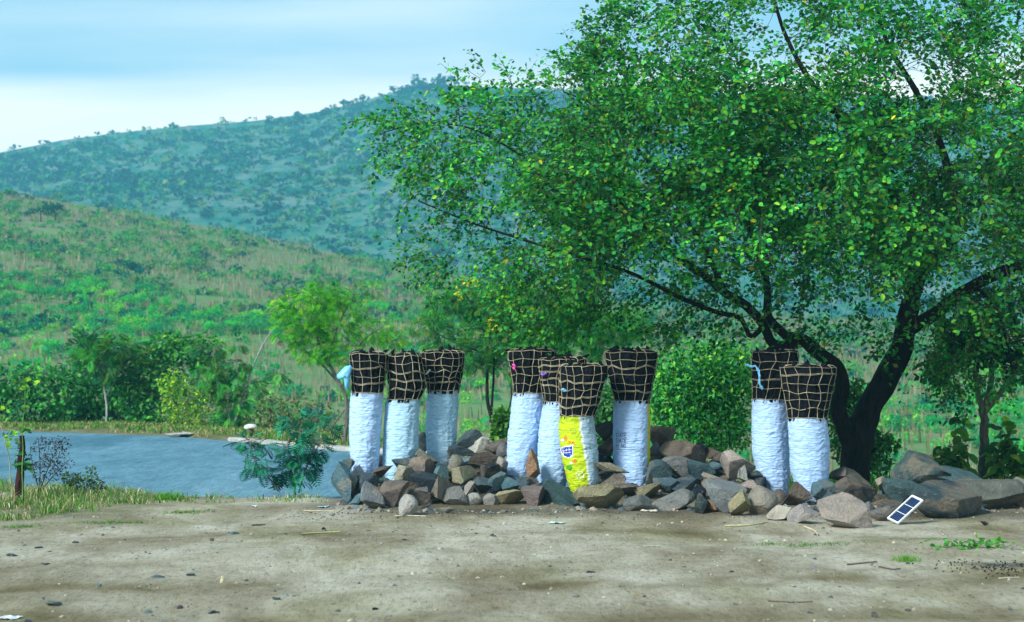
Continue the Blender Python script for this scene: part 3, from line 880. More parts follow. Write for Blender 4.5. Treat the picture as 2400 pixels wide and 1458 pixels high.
for q in SACKS:
    S = Sack(q['D'], q['bag'], q['top'], q['seed']); SURF[q['seed']] = S
    r2 = random.Random(q['seed'] * 31)
    gz = float(ground_z(S.cx[0], S.D))
    root = empty('charcoal_sack', (S.cx[0], S.D, max(gz, S.zbot)), q['label'], 'sack', 'charcoal sacks standing in the rock pile')
    # --- bag
    z = np.linspace(S.zbot, S.zbag + .006, 112); th = np.linspace(-np.pi, np.pi, NT, endpoint=False)
    TH, ZZ = np.meshgrid(th, z)
    V = S.pt(TH, ZZ)
    C = np.broadcast_to(WHITE, V.shape).copy()
    if q['seed'] in (2, 3): C[:] = (.42, .68, .85)
    if q['seed'] == 6:      # yellow print on the left part, grey-blue cloth on the right
        edge = np.interp(ZZ, [S.zbot, S.zbag], [.40, .10]) + .02 * np.sin(ZZ * 40)
        C[:] = (.36, .53, .62)
        C[(TH < edge) & (TH > -2.2)] = (.50, .67, .01)
        C[(TH >= edge - .01) & (TH < edge + .10)] = (.72, .78, .76)
    if q['seed'] == 7:
        C[(TH > .94) & (TH < 1.7)] = (.62, .64, .03)
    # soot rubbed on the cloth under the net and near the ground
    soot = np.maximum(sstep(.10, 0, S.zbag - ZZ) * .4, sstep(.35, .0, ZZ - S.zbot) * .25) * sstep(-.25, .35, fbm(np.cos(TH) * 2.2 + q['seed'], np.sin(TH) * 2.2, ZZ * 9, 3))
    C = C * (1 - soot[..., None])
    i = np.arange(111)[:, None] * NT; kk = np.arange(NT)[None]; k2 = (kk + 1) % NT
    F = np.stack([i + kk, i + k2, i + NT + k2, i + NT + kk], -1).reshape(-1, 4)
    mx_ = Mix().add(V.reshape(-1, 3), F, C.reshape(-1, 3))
    bag = link('woven_bag', mx_.mesh('woven_bag', [M_SACK], True), root)
    # --- charcoal body: long lumps packed upright
    z = np.linspace(S.zbag - .03, S.ztop, 44); NT2 = 72
    th = np.linspace(-np.pi, np.pi, NT2, endpoint=False)
    TH, ZZ = np.meshgrid(th, z)
    lump = np.abs(fbm(np.cos(TH) * 5 + q['seed'], np.sin(TH) * 5, ZZ * 3.0, 2)) * .055 + .02 * fbm(TH * 0 + np.cos(TH) * 9, np.sin(TH) * 9, ZZ * 13, 2)
    V = S.pt(TH, ZZ, .004 - lump * 1.0, False)
    cx, rr_ = S.prof(S.ztop)
    cap = []
    for kq, fr in enumerate((.86, .65, .4, .15)):
        tv = np.stack([cx + rr_ * fr * np.sin(th), S.D - rr_ * fr * .93 * np.cos(th), S.ztop + .004 + .012 * (1 - fr) + .03 * fbm(np.cos(th) * 4 * fr + 3, np.sin(th) * 4 * fr, q['seed'], 2)], -1)
        cap.append(tv)
    V = np.concatenate([V.reshape(-1, 3)] + cap)
    i = np.arange(44 + 3)[:, None] * NT2; kk = np.arange(NT2)[None]; k2 = (kk + 1) % NT2
    F = np.stack([i + kk, i + k2, i + NT2 + k2, i + NT2 + kk], -1).reshape(-1, 4)
    mx_ = Mix().add(V, F)
    for j in range(46):     # loose sticks of charcoal showing under the net and at the rim
        a = r2.uniform(-np.pi, np.pi); zc = r2.uniform(S.zbag + .02, S.ztop - .04) if j < 30 else S.ztop + r2.uniform(-.01, .03)
        fr = -.028 if j < 30 else -r2.uniform(.02, .2)
        pc = S.pt(np.array([a]), np.array([min(zc, S.ztop)]), fr, False)[0]; pc[2] = zc
        sub = ICO[1][0] * np.array([r2.uniform(.022, .04), r2.uniform(.02, .03), r2.uniform(.04, .09)]) * (1 + .2 * np.random.default_rng(j).normal(size=(len(ICO[1][0]), 1)) * .5)
        R = np.array(Matrix.Rotation(r2.uniform(-.5, .5) + (1.4 if j >= 38 else 0), 3, 'Y') @ Matrix.Rotation(-a, 3, 'Z'))
        mx_.add(sub @ R.T + pc, ICO[1][1])
    co = link('charcoal', mx_.mesh('charcoal', [M_COAL], False, False), root)
    # --- net of fibre cord
    mx_ = Mix()
    nv, nr = int(q['nv'] * .84), q['nr']
    zr = [S.zbag + .012 + (S.ztop - S.zbag - .018) * (k / nr) ** .95 for k in range(nr + 1)]
    ph = r2.uniform(0, 1)
    skew = r2.uniform(-.2, .2)
    knots = np.zeros((nv, nr + 1, 2))
    for a in range(nv):
        for b in range(nr + 1):
            knots[a, b] = (2 * np.pi * (a + ph) / nv + skew * b / nr + r2.uniform(-.10, .10), zr[b] + r2.uniform(-.022, .022) * (1 if 0 < b < nr else .4))
    def cord(path, w_):
        path = np.asarray(path)
        P_ = S.pt(path[:, 0], path[:, 1], .006, False)
        v_, f_ = tube(P_, w_, 5)
        mx_.add(v_, f_)
    for a in range(nv):
        w_ = r2.uniform(.0021, .0038)
        pts = dense(knots[a], .05)
        ex = S.pt(pts[:, 0], pts[:, 1], .006, False)
        # over the rim towards the centre
        cxr = np.array([float(cx), S.D, S.ztop + .03])
        ov = np.array([ex[-1] * (1 - f_) + cxr * f_ for f_ in (.12, .3, .55, .8)]); ov[:, 2] = S.ztop + .012 + .02 * np.array([.3, .6, .9, 1])
        v_, f_ = tube(np.concatenate([ex, ov]), w_ * (1 + .25 * np.sin(np.arange(len(ex) + 4) * 1.7 + a)), 5)
        mx_.add(v_, f_)
        stub = S.pt(knots[a, 0, 0] + np.array([0, .01, r2.uniform(-.05, .05)]), S.zbag + np.array([.012, -.012, -r2.uniform(.025, .05)]), .012, False)
        v_, f_ = tube(stub, w_ * .8, 4); mx_.add(v_, f_)
    for b in range(nr + 1):
        ring = np.concatenate([knots[:, b], knots[:1, b] + np.array([[2 * np.pi, 0]])])
        ring = dense(ring, .1)
        sag = ring.copy(); sag[:, 1] += .005 * np.sin(ring[:, 0] * nv * .5 + b)
        cord(sag, r2.uniform(.0021, .0038))
        if r2.random() < .35 and 0 < b < nr:      # doubled strand
            sag = sag + np.array([0, .012]); cord(sag, .003)
    link('net', mx_.mesh('net', [M_CORD], True, False), root)
    q['root'], q['bagobj'] = root, bag

# --- printing on the sack with DATE lettering
S = SURF[7]; bag = SACKS[6]['bagobj']
def px_th(S, px, py):
    z = EYE + (HOR - py) / FPX * S.D
    cx, r = S.prof(z)
    x = (px - 1200) / FPX * S.D
    return math.asin(max(-.99, min(.99, (x - float(cx)) / float(r)))), z
def strokes(S, lines, half, off, ink, name, parent):
    mx_ = Mix()
    for ln in lines:
        pth = dense(np.array([px_th(S, a, b) for a, b in ln]), .01)
        v_, f_ = ribbon(S, pth, half, off); mx_.add(v_, f_)
    return link(name, mx_.mesh(name, [M_INK[ink]], True, False), parent)
def text_lines(txt, px, py, h, adv):
    ls = []
    for ch in txt:
        for st in GLYPH[ch]:
            ls.append([(px + a * adv * 1.05, py - b * h) for a, b in st])
        px += adv if ch != '.' else adv * .5
    return ls
tl = text_lines('DATE', 1443, 1023.5, 9, 6.3) + text_lines('DATE', 1443, 1035.5, 9, 6.3) + text_lines('H NO.', 1443, 1047.5, 9, 5.6)
strokes(S, tl, .0026, .0045, 'black', 'printed_lettering', bag)
strokes(S, [[(1440, 1052), (1506, 1052.5)]], .0016, .004, 'black', 'printed_rule', bag)
strokes(S, [[(1503, 1054), (1503.5, 1120)], [(1444, 1121), (1503, 1121)]], .0016, .004, 'lightblue', 'printed_box', bag)
# --- printing on the yellow sack
S = SURF[6]; bag = SACKS[5]['bagobj']
def patch(S, poly, ink, name, parent, off=.004, step=1.3):
    """filled outline (photo px) laid on the cloth as small cells"""
    poly = np.array(poly, float); mn, mx0 = poly.min(0), poly.max(0)
    gx, gy = np.arange(mn[0], mx0[0], step), np.arange(mn[1], mx0[1], step)
    mx_ = Mix()
    for a in gx:
        for b in gy:
            cxp, cyp = a + step / 2, b + step / 2
            ins = False; j = len(poly) - 1
            for i2 in range(len(poly)):
                xi, yi = poly[i2]; xj, yj = poly[j]
                if (yi > cyp) != (yj > cyp) and cxp < (xj - xi) * (cyp - yi) / (yj - yi) + xi: ins = not ins
                j = i2
            if ins:
                tz = np.array([px_th(S, *c_) for c_ in ((a, b + step), (a + step, b + step), (a + step, b), (a, b))])
                mx_.add(S.pt(tz[:, 0], tz[:, 1], off), [[0, 1, 2, 3]])
    return link(name, mx_.mesh(name, [M_INK[ink]], True, False), parent)
def blob(cx, cy, rx, ry, n=14, j=.0, seed=0):
    r = random.Random(seed)
    return [(cx + rx * (1 + r.uniform(-j, j)) * math.cos(k / n * 6.2832), cy + ry * (1 + r.uniform(-j, j)) * math.sin(k / n * 6.2832)) for k in range(n)]
patch(S, [(1315, 1050), (1322, 1045), (1343, 1041), (1342, 1066), (1335, 1073), (1322, 1070), (1316, 1062)], 'white', 'emblem_border', bag, .0035)
patch(S, [(1317, 1051), (1323, 1047), (1341, 1043.5), (1340, 1064), (1334, 1070), (1323, 1068), (1318, 1060)], 'blue', 'printed_emblem', bag, .005)
strokes(S, [[(1321, 1050), (1322, 1063)], [(1327, 1049), (1328, 1061)], [(1333, 1047), (1334, 1060)], [(1319, 1056), (1339, 1051.5)], [(1320, 1061.5), (1338, 1058)]], .0028, .008, 'white', 'emblem_strokes', bag)
for k_, (a, b, rr0, c_) in enumerate([(1324, 1027, 4.5, 'orange'), (1342, 1037, 4, 'orange'), (1333, 1034, 2.6, 'orange'), (1347, 1079, 4.2, 'orange'), (1319, 1031, 3, 'white'), (1338, 1083, 3, 'white')]):
    patch(S, blob(a, b, rr0, rr0, 11, .35, k_), c_, 'printed_flower', bag)
patch(S, blob(1334, 1094, 7.5, 6.5, 16, .06, 3), 'green', 'printed_leaf', bag)
strokes(S, [blob(1342, 1009, 6.5, 6.5, 18) + [blob(1342, 1009, 6.5, 6.5, 18)[0]], [(1340, 1012), (1344, 1006)]], .0022, .0045, 'faint', 'printed_ring', bag)
strokes(S, [blob(1358, 1111, 9, 8, 18) + [blob(1358, 1111, 9, 8, 18)[0]], [(1354, 1114), (1362, 1106)], [(1352, 1119), (1366, 1117)]], .0035, .0045, 'white', 'printed_crest', bag)
patch(S, [(1348, 1148), (1369, 1141), (1370, 1147), (1350, 1154)], 'white', 'caption_panel', bag, .0035)
strokes(S, [[(1350, 1149.5), (1368, 1143.5)], [(1351, 1152), (1368, 1146.5)]], .003, .007, 'blue', 'printed_caption', bag)

# --- scraps tied to the nets
def film_mat(name, c):
    mm, tt, pp = mat(name, .35, .5); pp.inputs['Base Color'].default_value = (*c, 1); pp.inputs['Transmission Weight'].default_value = 0
    return mm
M_BLUEFILM = film_mat('blue_plastic_film', (.16, .52, .82)); M_PINK = film_mat('pink_plastic', (.75, .06, .40)); M_PURPLE = film_mat('violet_plastic', (.25, .12, .7))
def crumple(name, outline, D, thick, material, seed, label, cat, sub=10):
    """crumpled bag of film: outline in photo px, puffed to a real thickness"""
    P_ = np.array(outline, float); n = 40
    pr = resample(np.concatenate([P_, P_[:1]]), n + 1)[:-1]
    ctr = pr.mean(0); mx_ = Mix(); rings = 7
    V = []
    for side in (-1, 1):
        for k in range(rings):
            f_ = 1 - k / rings
            pp = ctr + (pr - ctr) * f_
            w0 = np.array([W(a, b, D) for a, b in pp])
            w0[:, 1] += side * thick * math.sqrt(max(0, 1 - f_ ** 2)) + .012 * fbm(pp[:, 0] * .22 + seed, pp[:, 1] * .22, side * 3 + seed, 3) * (1 if k else .4)
            w0[:, 0] += .004 * fbm(pp[:, 1] * .3, pp[:, 0] * .3, seed, 2)
            V.append(w0)
    V = np.concatenate(V)
    kk = np.arange(n)[None]; k2 = (kk + 1) % n
    F = []
    for s0 in (0, rings):
        i = (np.arange(rings - 1)[:, None] + s0) * n
        F.append(np.stack([i + kk, i + k2, i + n + k2, i + n + kk], -1).reshape(-1, 4))
    o = link(name, make_mesh(name, V, np.concatenate(F), [material], True))
    return tag(o, label, cat)
crumple('plastic_bag', [(822, 856), (812, 858), (798, 870), (789, 882), (794, 890), (801, 884), (806, 893), (808, 905), (813, 914), (819, 900), (821, 880), (824, 864)], 23.36, .05, M_BLUEFILM, 1,
        'light blue plastic bag hanging on the net of the leftmost sack', 'plastic bag')
def scrap(name, pxs, D, w_, material, label, cat):
    pts = resample(np.array([W(a, b, D + d) for a, b, d in pxs]), 16)
    v_, f_ = tube(pts, w_ * (.6 + .5 * np.abs(np.sin(np.arange(16) * 1.9))), 6)
    v_ = v_ + .004 * np.random.default_rng(3).normal(size=v_.shape)
    return tag(link(name, make_mesh(name, v_, f_, [material], False)), label, cat)
scrap('blue_ribbon', [(1748, 854, 0), (1760, 859, -.02), (1770, 858, -.03), (1776, 866, -.05), (1780, 880, -.06), (1781, 900, -.05), (1786, 913, -.04)], 23.17, .014, M_BLUEFILM, 'blue plastic ribbon knotted on the net of the eighth sack', 'ribbon')
scrap('pink_tag', [(1203, 853, 0), (1206, 860, -.02), (1204, 866, -.01)], 23.4, .016, M_PINK, 'tiny pink plastic scrap on the net of the fourth sack', 'plastic scrap')
scrap('violet_tag', [(1268, 876, 0), (1275, 878, -.04), (1280, 874, -.05)], 23.2, .012, M_PURPLE, 'tiny violet scrap tied on the net of the fifth sack', 'plastic scrap')
scrap('blue_tag', [(1318, 912, 0), (1323, 914, -.03), (1327, 917, -.03)], 22.74, .012, M_BLUEFILM, 'tiny blue scrap tied on the net of the yellow sack', 'plastic scrap')
scrap('white_tag', [(998, 877, 0), (1004, 871, -.02), (1008, 866, -.03)], 23.85, .009, M_INK['white'], 'tiny white scrap knotted on the net of the third sack', 'plastic scrap')
# ================================================================== TREES AND SHRUBS
def in_poly(poly, x, y):
    poly = np.asarray(poly, float); ins = np.zeros(len(x), bool); j = len(poly) - 1
    for i in range(len(poly)):
        xi, yi = poly[i]; xj, yj = poly[j]
        c_ = ((yi > y) != (yj > y)) & (x < (xj - xi) * (y - yi) / (yj - yi + 1e-12) + xi)
        ins ^= c_; j = i
    return ins
def dist_poly(poly, x, y):
    poly = np.asarray(poly, float); d = np.full(len(x), 1e9)
    for a, b in zip(poly, np.roll(poly, -1, 0)):
        ab = b - a; t_ = np.clip(((x - a[0]) * ab[0] + (y - a[1]) * ab[1]) / (ab @ ab), 0, 1)
        d = np.minimum(d, np.hypot(x - a[0] - t_ * ab[0], y - a[1] - t_ * ab[1]))
    return d
def palette(n, cols, jit=.18, weights=None):
    cols = np.array(cols); k = rng.choice(len(cols), n, p=weights)
    return np.clip(cols[k] * (1 + jit * rng.normal(size=(n, 1))) * (1 + .06 * rng.normal(size=(n, 3))), .002, .9)

def connect(limb_pts, limb_r, targets, wood, r_tip=.004, batch=120, sag=.06, sides=5, kmax=.02, wob=.05):
    """join each target to the nearest wood with a curved twig; returns attachment points"""
    nodes = [p for p in limb_pts]; rads = list(limb_r)
    tg = np.asarray(targets); base = np.asarray(limb_pts)
    d0 = np.array([np.min(((base - q) ** 2).sum(1)) for q in tg]); order = np.argsort(d0)
    att = np.zeros_like(tg)
    for s in range(0, len(order), batch):
        kd = kdtree.KDTree(len(nodes))
        for i, q in enumerate(nodes): kd.insert(q, i)
        kd.balance()
        for ti in order[s:s + batch]:
            q = tg[ti]
            co, idx, dd = kd.find(q)
            a = np.array(co); att[ti] = a
            L = np.linalg.norm(q - a)
            if L < .02: continue
            mid = (a + q) / 2 + np.array([0, 0, sag * L]) + rng.normal(size=3) * wob * L
            u = np.linspace(0, 1, max(4, min(9, int(L / .12) + 2)))[:, None]
            pts = (1 - u) ** 2 * a + 2 * u * (1 - u) * mid + u ** 2 * q
            r0 = min(rads[idx] * .7, kmax, .005 + .012 * L)
            rr_ = np.linspace(max(r0, r_tip), r_tip, len(u))
            v_, f_ = tube(pts, rr_, sides if r0 > .012 else 3); wood.add(v_, f_)
            for k in range(1, len(u)):
                nodes.append(pts[k]); rads.append(rr_[k])
    return att

def limb(wood, px_pts, D_pts, r0, r1, n=24, sides=10, lump=.12, seed=0):
    """limb through photo points (px,py) at depths; returns sampled points, radii"""
    P_ = np.array([W(a, b, d) for (a, b), d in zip(px_pts, D_pts)])
    pts = resample(P_, n)
    u = np.linspace(0, 1, n)
    rr_ = r0 * (1 - u) + r1 * u
    pts = pts + .15 * rr_[:, None] * np.stack([fbm(u * 9 + seed, u * 0, k, 2) for k in range(3)], -1)
    v_, f_ = tube(pts, rr_, sides)
    c_ = np.repeat(pts, sides, 0); rel = v_ - c_
    k = 1 + lump * fbm(v_[:, 0] * 7, v_[:, 1] * 7, v_[:, 2] * 2.5 + seed, 3)
    wood.add(c_ + rel * k[:, None], f_)
    return pts, rr_

# ---------------------------------------------------------------- the big tree
M_TWIG = bark_mat('twig_bark', (.03, .026, .022), (.16, .135, .11), 20)
TD = 25.0
TRUNK = Mix(); TWIG = Mix()
LP, LR = [], []
def L(px, D, r0, r1, n=26, sides=10, seed=0, lump=.12):
    a, b = limb(TRUNK, px, D, r0, r1, n, sides, lump, seed); LP.append(a); LR.append(b); return a
L([(2003, 1150), (2004, 1095), (2012, 1030), (2033, 970), (2072, 895), (2108, 830), (2122, 765), (2135, 705)], [TD] * 8, .205, .125, 46, 22, 1, .16)
L([(1994, 1040), (1981, 1005), (1966, 962), (1974, 905), (1962, 862), (1925, 832), (1885, 800), (1845, 790)], [TD, 24.95, 24.9, 24.85, 24.8, 24.75, 24.65, 24.6], .115, .075, 34, 14, 2, .14)
L([(1885, 800), (1840, 812), (1812, 806), (1790, 763), (1750, 718), (1700, 687), (1647, 643), (1598, 611), (1565, 578), (1500, 520), (1420, 470), (1330, 430), (1230, 400)],
  [24.65, 24.6, 24.5, 24.4, 24.3, 24.2, 24.1, 24, 23.9, 23.8, 23.7, 23.6, 23.6], .07, .018, 50, 10, 3)
L([(1845, 790), (1800, 740), (1799, 690), (1780, 600), (1740, 500), (1680, 400), (1620, 300), (1560, 220), (1480, 120)], [24.6, 24.6, 24.7, 24.8, 24.9, 25, 25, 25, 25], .06, .014, 40, 9, 4)
L([(1790, 763), (1760, 790), (1735, 745), (1690, 735), (1600, 700), (1480, 640), (1350, 600), (1220, 560), (1100, 520), (980, 470)], [24.4, 24.2, 24, 23.8, 23.6, 23.4, 23.3, 23.3, 23.4, 23.5], .035, .008, 40, 8, 5)
L([(2135, 705), (2146, 680), (2169, 625), (2213, 589), (2240, 520), (2230, 430), (2200, 330), (2150, 220), (2080, 100), (2040, -40)], [TD, 25, 25.1, 25.2, 25.3, 25.4, 25.4, 25.4, 25.4, 25.4], .09, .018, 44, 10, 6)
L([(2120, 780), (2195, 732), (2240, 695), (2285, 668), (2347, 638), (2410, 615), (2500, 560), (2620, 480), (2760, 380)], [TD, 24.9, 24.8, 24.7, 24.6, 24.5, 24.4, 24.3, 24.2], .10, .025, 40, 10, 7)
L([(2135, 705), (2125, 640), (2133, 567), (2100, 480), (2040, 380), (1980, 290), (1900, 190), (1840, 80), (1800, -60)], [TD, 24.7, 24.4, 24.2, 24, 23.9, 23.8, 23.8, 23.9], .08, .016, 40, 9, 8)
L([(2285, 668), (2330, 720), (2360, 800), (2372, 870)], [24.7, 24.2, 23.9, 23.8], .03, .01, 20, 8, 9)
L([(2410, 615), (2450, 480), (2480, 330), (2470, 180), (2500, 20)], [24.5, 24.6, 24.8, 25, 25.2], .05, .015, 26, 8, 10)
L([(1700, 687), (1660, 600), (1600, 500), (1520, 380), (1440, 290), (1380, 240), (1320, 215)], [24.2, 24.2, 24.3, 24.4, 24.5, 24.6, 24.6], .04, .009, 34, 8, 11)
L([(1330, 430), (1200, 350), (1100, 300), (980, 290), (900, 310)], [23.6, 23.7, 23.8, 23.9, 24], .02, .006, 24, 7, 12)
L([(2000, 320), (2100, 300), (2180, 340)], [23.9, 23, 22.8], .02, .008, 14, 6, 13)
LPa, LRa = np.concatenate(LP), np.concatenate(LR)
CROWN = [(880, 425), (900, 335), (885, 272), (930, 262), (1010, 250), (1085, 228), (1138, 150), (1165, 118), (1205, 132), (1205, 205), (1290, 195), (1335, 150), (1392, 95),
         (1430, 20), (1530, -70), (1700, -220), (2000, -280), (2400, -260), (2800, -150), (3000, 100), (3000, 600), (2850, 800), (2600, 900), (2400, 905), (2290, 885),
         (2210, 895), (2150, 835), (2060, 800), (1960, 805), (1900, 780), (1830, 765), (1760, 790), (1665, 750), (1600, 795), (1520, 775), (1475, 725), (1400, 740),
         (1345, 800), (1270, 795), (1205, 735), (1160, 670), (1090, 625), (1020, 655), (972, 590), (1000, 500), (985, 430), (920, 400)]
nS = 23000
sx, sy = rng.uniform(830, 3000, nS), rng.uniform(-280, 905, nS)
ok = in_poly(CROWN, sx, sy); sx, sy = sx[ok], sy[ok]
dp = dist_poly(CROWN, sx, sy)
dens = np.full(len(sx), .68)
dens *= np.where(sx > 2450, .26, 1)
dens *= np.where(sy < 230, np.interp(sy, [-250, 20, 150, 230], [.5, .54, .62, 1]), 1)
dens *= np.interp(sx, [880, 1000, 1250, 1420], [.45, .5, .66, 1])
hole = vnoise(sx / 85, sy / 60, 3.0)                      # uneven crown: clumps and gaps
dens *= np.interp(hole, [.22, .42, .7], [.16, .9, 1.3])
low = (sx > 1430) & (sx < 2180); dens *= np.where(low, np.interp(sy, [520, 640, 720], [1, .42, .34]), 1)
low2 = (sy > 560) & (sx > 2180); dens *= np.where(low2, .4, 1)
core = (sx > 1350) & (sy > 215) & (sy < 620); dens *= np.where(core, 1.5, 1)
ok = rng.random(len(sx)) < dens; sx, sy, dp = sx[ok], sy[ok], dp[ok]
half = np.minimum(2.3, .12 + .0105 * dp)
u = rng.uniform(-1, 1, len(sx)); u = np.sign(u) * np.abs(u) ** .6         # more sprays towards the crown's skin
sD = 24.2 + .12 * np.clip((sx - 1500) / 500, -1, 2) + u * half
spots = np.array([W(a, b, d) for a, b, d in zip(sx, sy, sD)])
att = connect(LPa, LRa, spots, TWIG, r_tip=.0035, batch=150, sag=.05)
# leafy sprays
ctr = W(2000, 420, 24.6)
grow = unit(spots - att + 1e-3)
outw = unit(spots - ctr)
axis_ = unit(.55 * grow + .55 * outw + np.array([-.12, 0, .02]) + .35 * rng.normal(size=spots.shape))
nsp = len(spots)
SL = rng.uniform(.30, .62, nsp) * np.where(sx < 1050, 1.15, 1)
droop = rng.uniform(.05, .5, nsp)
NL = 23
tt_ = (np.arange(NL)[None] + rng.uniform(0, 1, (nsp, NL))) / NL
side = np.where(np.arange(NL) % 2 == 0, 1, -1)[None] * np.ones((nsp, 1))
up0 = np.tile([0, 0, 1.0], (nsp, 1)); lat = unit(np.cross(axis_, up0 + .3 * rng.normal(size=axis_.shape)))
P0 = spots[:, None] + axis_[:, None] * (SL[:, None] * tt_)[..., None]
P0[..., 2] -= (droop * SL)[:, None] * tt_ ** 2
P0 += lat[:, None] * (side * rng.uniform(0, .11, (nsp, NL)) * (1 - .5 * tt_))[..., None] + rng.normal(size=P0.shape) * .028
dirs = axis_[:, None] * .55 + lat[:, None] * side[..., None] * .8 + rng.normal(size=P0.shape) * .38 + np.array([0, 0, -.18])
P0, dirs = P0.reshape(-1, 3), unit(dirs.reshape(-1, 3))
ups = unit(np.array([-.2, -.38, .7]) + np.repeat(.5 * rng.normal(size=(nsp, 3)), NL, 0) + .42 * rng.normal(size=P0.shape))
keep = (P0[:, 0] / P0[:, 1] * FPX + 1200 < 3100)
P0, dirs, ups = P0[keep], dirs[keep], ups[keep]
nl = len(P0)
lsz = rng.uniform(.046, .084, nl)
spray_tone = np.repeat(rng.uniform(.7, 1.25, nsp) * np.interp(vnoise(spots[:, 0] * 1.6, spots[:, 1] * 1.6, spots[:, 2] * 1.6), [.25, .75], [.62, 1.3]), NL)[keep][:, None]
lc = palette(nl, [(.035, .29, .04), (.014, .19, .05), (.08, .39, .04), (.006, .115, .045), (.17, .47, .03), (.13, .23, .025), (.55, .52, .03)], .2,
             [.34, .22, .2, .13, .07, .037, .003]) * spray_tone
dist_cam = P0[:, 1] + .6 * np.abs(P0[:, 0] / P0[:, 1] * FPX + 1200 - 1500) / 900
inframe = (P0[:, 0] / P0[:, 1] * FPX + 1200 < 2390) & ((HOR - (P0[:, 2] - EYE) / P0[:, 1] * FPX) > 8)
front = np.argsort(np.where(inframe, dist_cam - 6 * lsz, 99))[:300]
rest = np.ones(nl, bool); rest[front] = False
mx_ = Mix()
near_ = rest & (P0[:, 1] < 22.9); inner = rest & ~near_
v_, f_, c_ = place(LEAF_V, LEAF_F, P0[near_], dirs[near_], ups[near_], lsz[near_], lc[near_]); mx_.add(v_, f_, c_)
v_, f_, c_ = place(SIMPLE_V * np.array([1.25, 1, 1]), SIMPLE_F, P0[inner], dirs[inner], ups[inner], lsz[inner], lc[inner]); mx_.add(v_, f_, c_)
print('leaves', nl)
tree = empty('broadleaf_tree', W(2003, 1150, TD), 'big spreading green tree with dark forked trunk at right', 'tree')
# spray stems
for i in range(nsp):
    if sx[i] > 2500 or sD[i] > 24.9: continue
    u_ = np.linspace(0, 1, 4)[:, None]
    pts = spots[i] + axis_[i] * SL[i] * u_; pts[:, 2] -= droop[i] * SL[i] * u_[:, 0] ** 2
    TWIG.add(*tube(pts, np.linspace(.0038, .002, 4), 3))
# one pale bare branch hanging in front of the foliage
bare = [[(2172, 338), (2100, 360), (2055, 415), (2010, 465), (1985, 500), (1960, 530), (1925, 545), (1885, 555)], [(1885, 555), (1868, 590), (1862, 640)],
        [(2140, 330), (2148, 300), (2138, 270)], [(1795, 265), (1740, 262), (1728, 300)], [(1775, 255), (1850, 240), (1960, 230)]]
BARE = Mix()
for k, b in enumerate(bare):
    P_ = resample(np.array([W(a, c, 22.35 + .1 * k + .12 * i) for i, (a, c) in enumerate(b)]), 26)
    P_ += .01 * rng.normal(size=P_.shape)
    BARE.add(*tube(P_, np.linspace(.011, .005, 26), 6))
link('trunk', TRUNK.mesh('trunk', [M_BARK_DARK], True, False), tree)
link('twigs', TWIG.mesh('twigs', [M_TWIG], True, False), tree)
tag(link('bare_branch', BARE.mesh('bare_branch', [M_BARK_GREY], True, False), tree), 'leafless pale grey twigs hanging before the foliage')
tag(link('crown', mx_.mesh('crown', [M_LEAF], False), tree), kind='stuff')
shades = [(.022, .215, .045), (.012, .15, .055), (.04, .29, .045), (.085, .34, .035)]
leaf_meshes = [make_mesh('leaf', LEAF_V, LEAF_F, [M_LEAF], False, np.tile(s, (len(LEAF_V), 1))) for s in shades]
tb = np.array(tree.location)
for j, i in enumerate(front):
    y_ = dirs[i]; x_ = unit(np.cross(y_, ups[i])); z_ = np.cross(x_, y_)
    Mx = Matrix.Identity(4)
    for r_ in range(3):
        Mx[r_][0], Mx[r_][1], Mx[r_][2] = x_[r_] * lsz[i], y_[r_] * lsz[i], z_[r_] * lsz[i]
        Mx[r_][3] = P0[i][r_] - tb[r_]
    o = bpy.data.objects.new('leaf', leaf_meshes[j % 4]); COL.objects.link(o); o.parent = tree; o.matrix_local = Mx

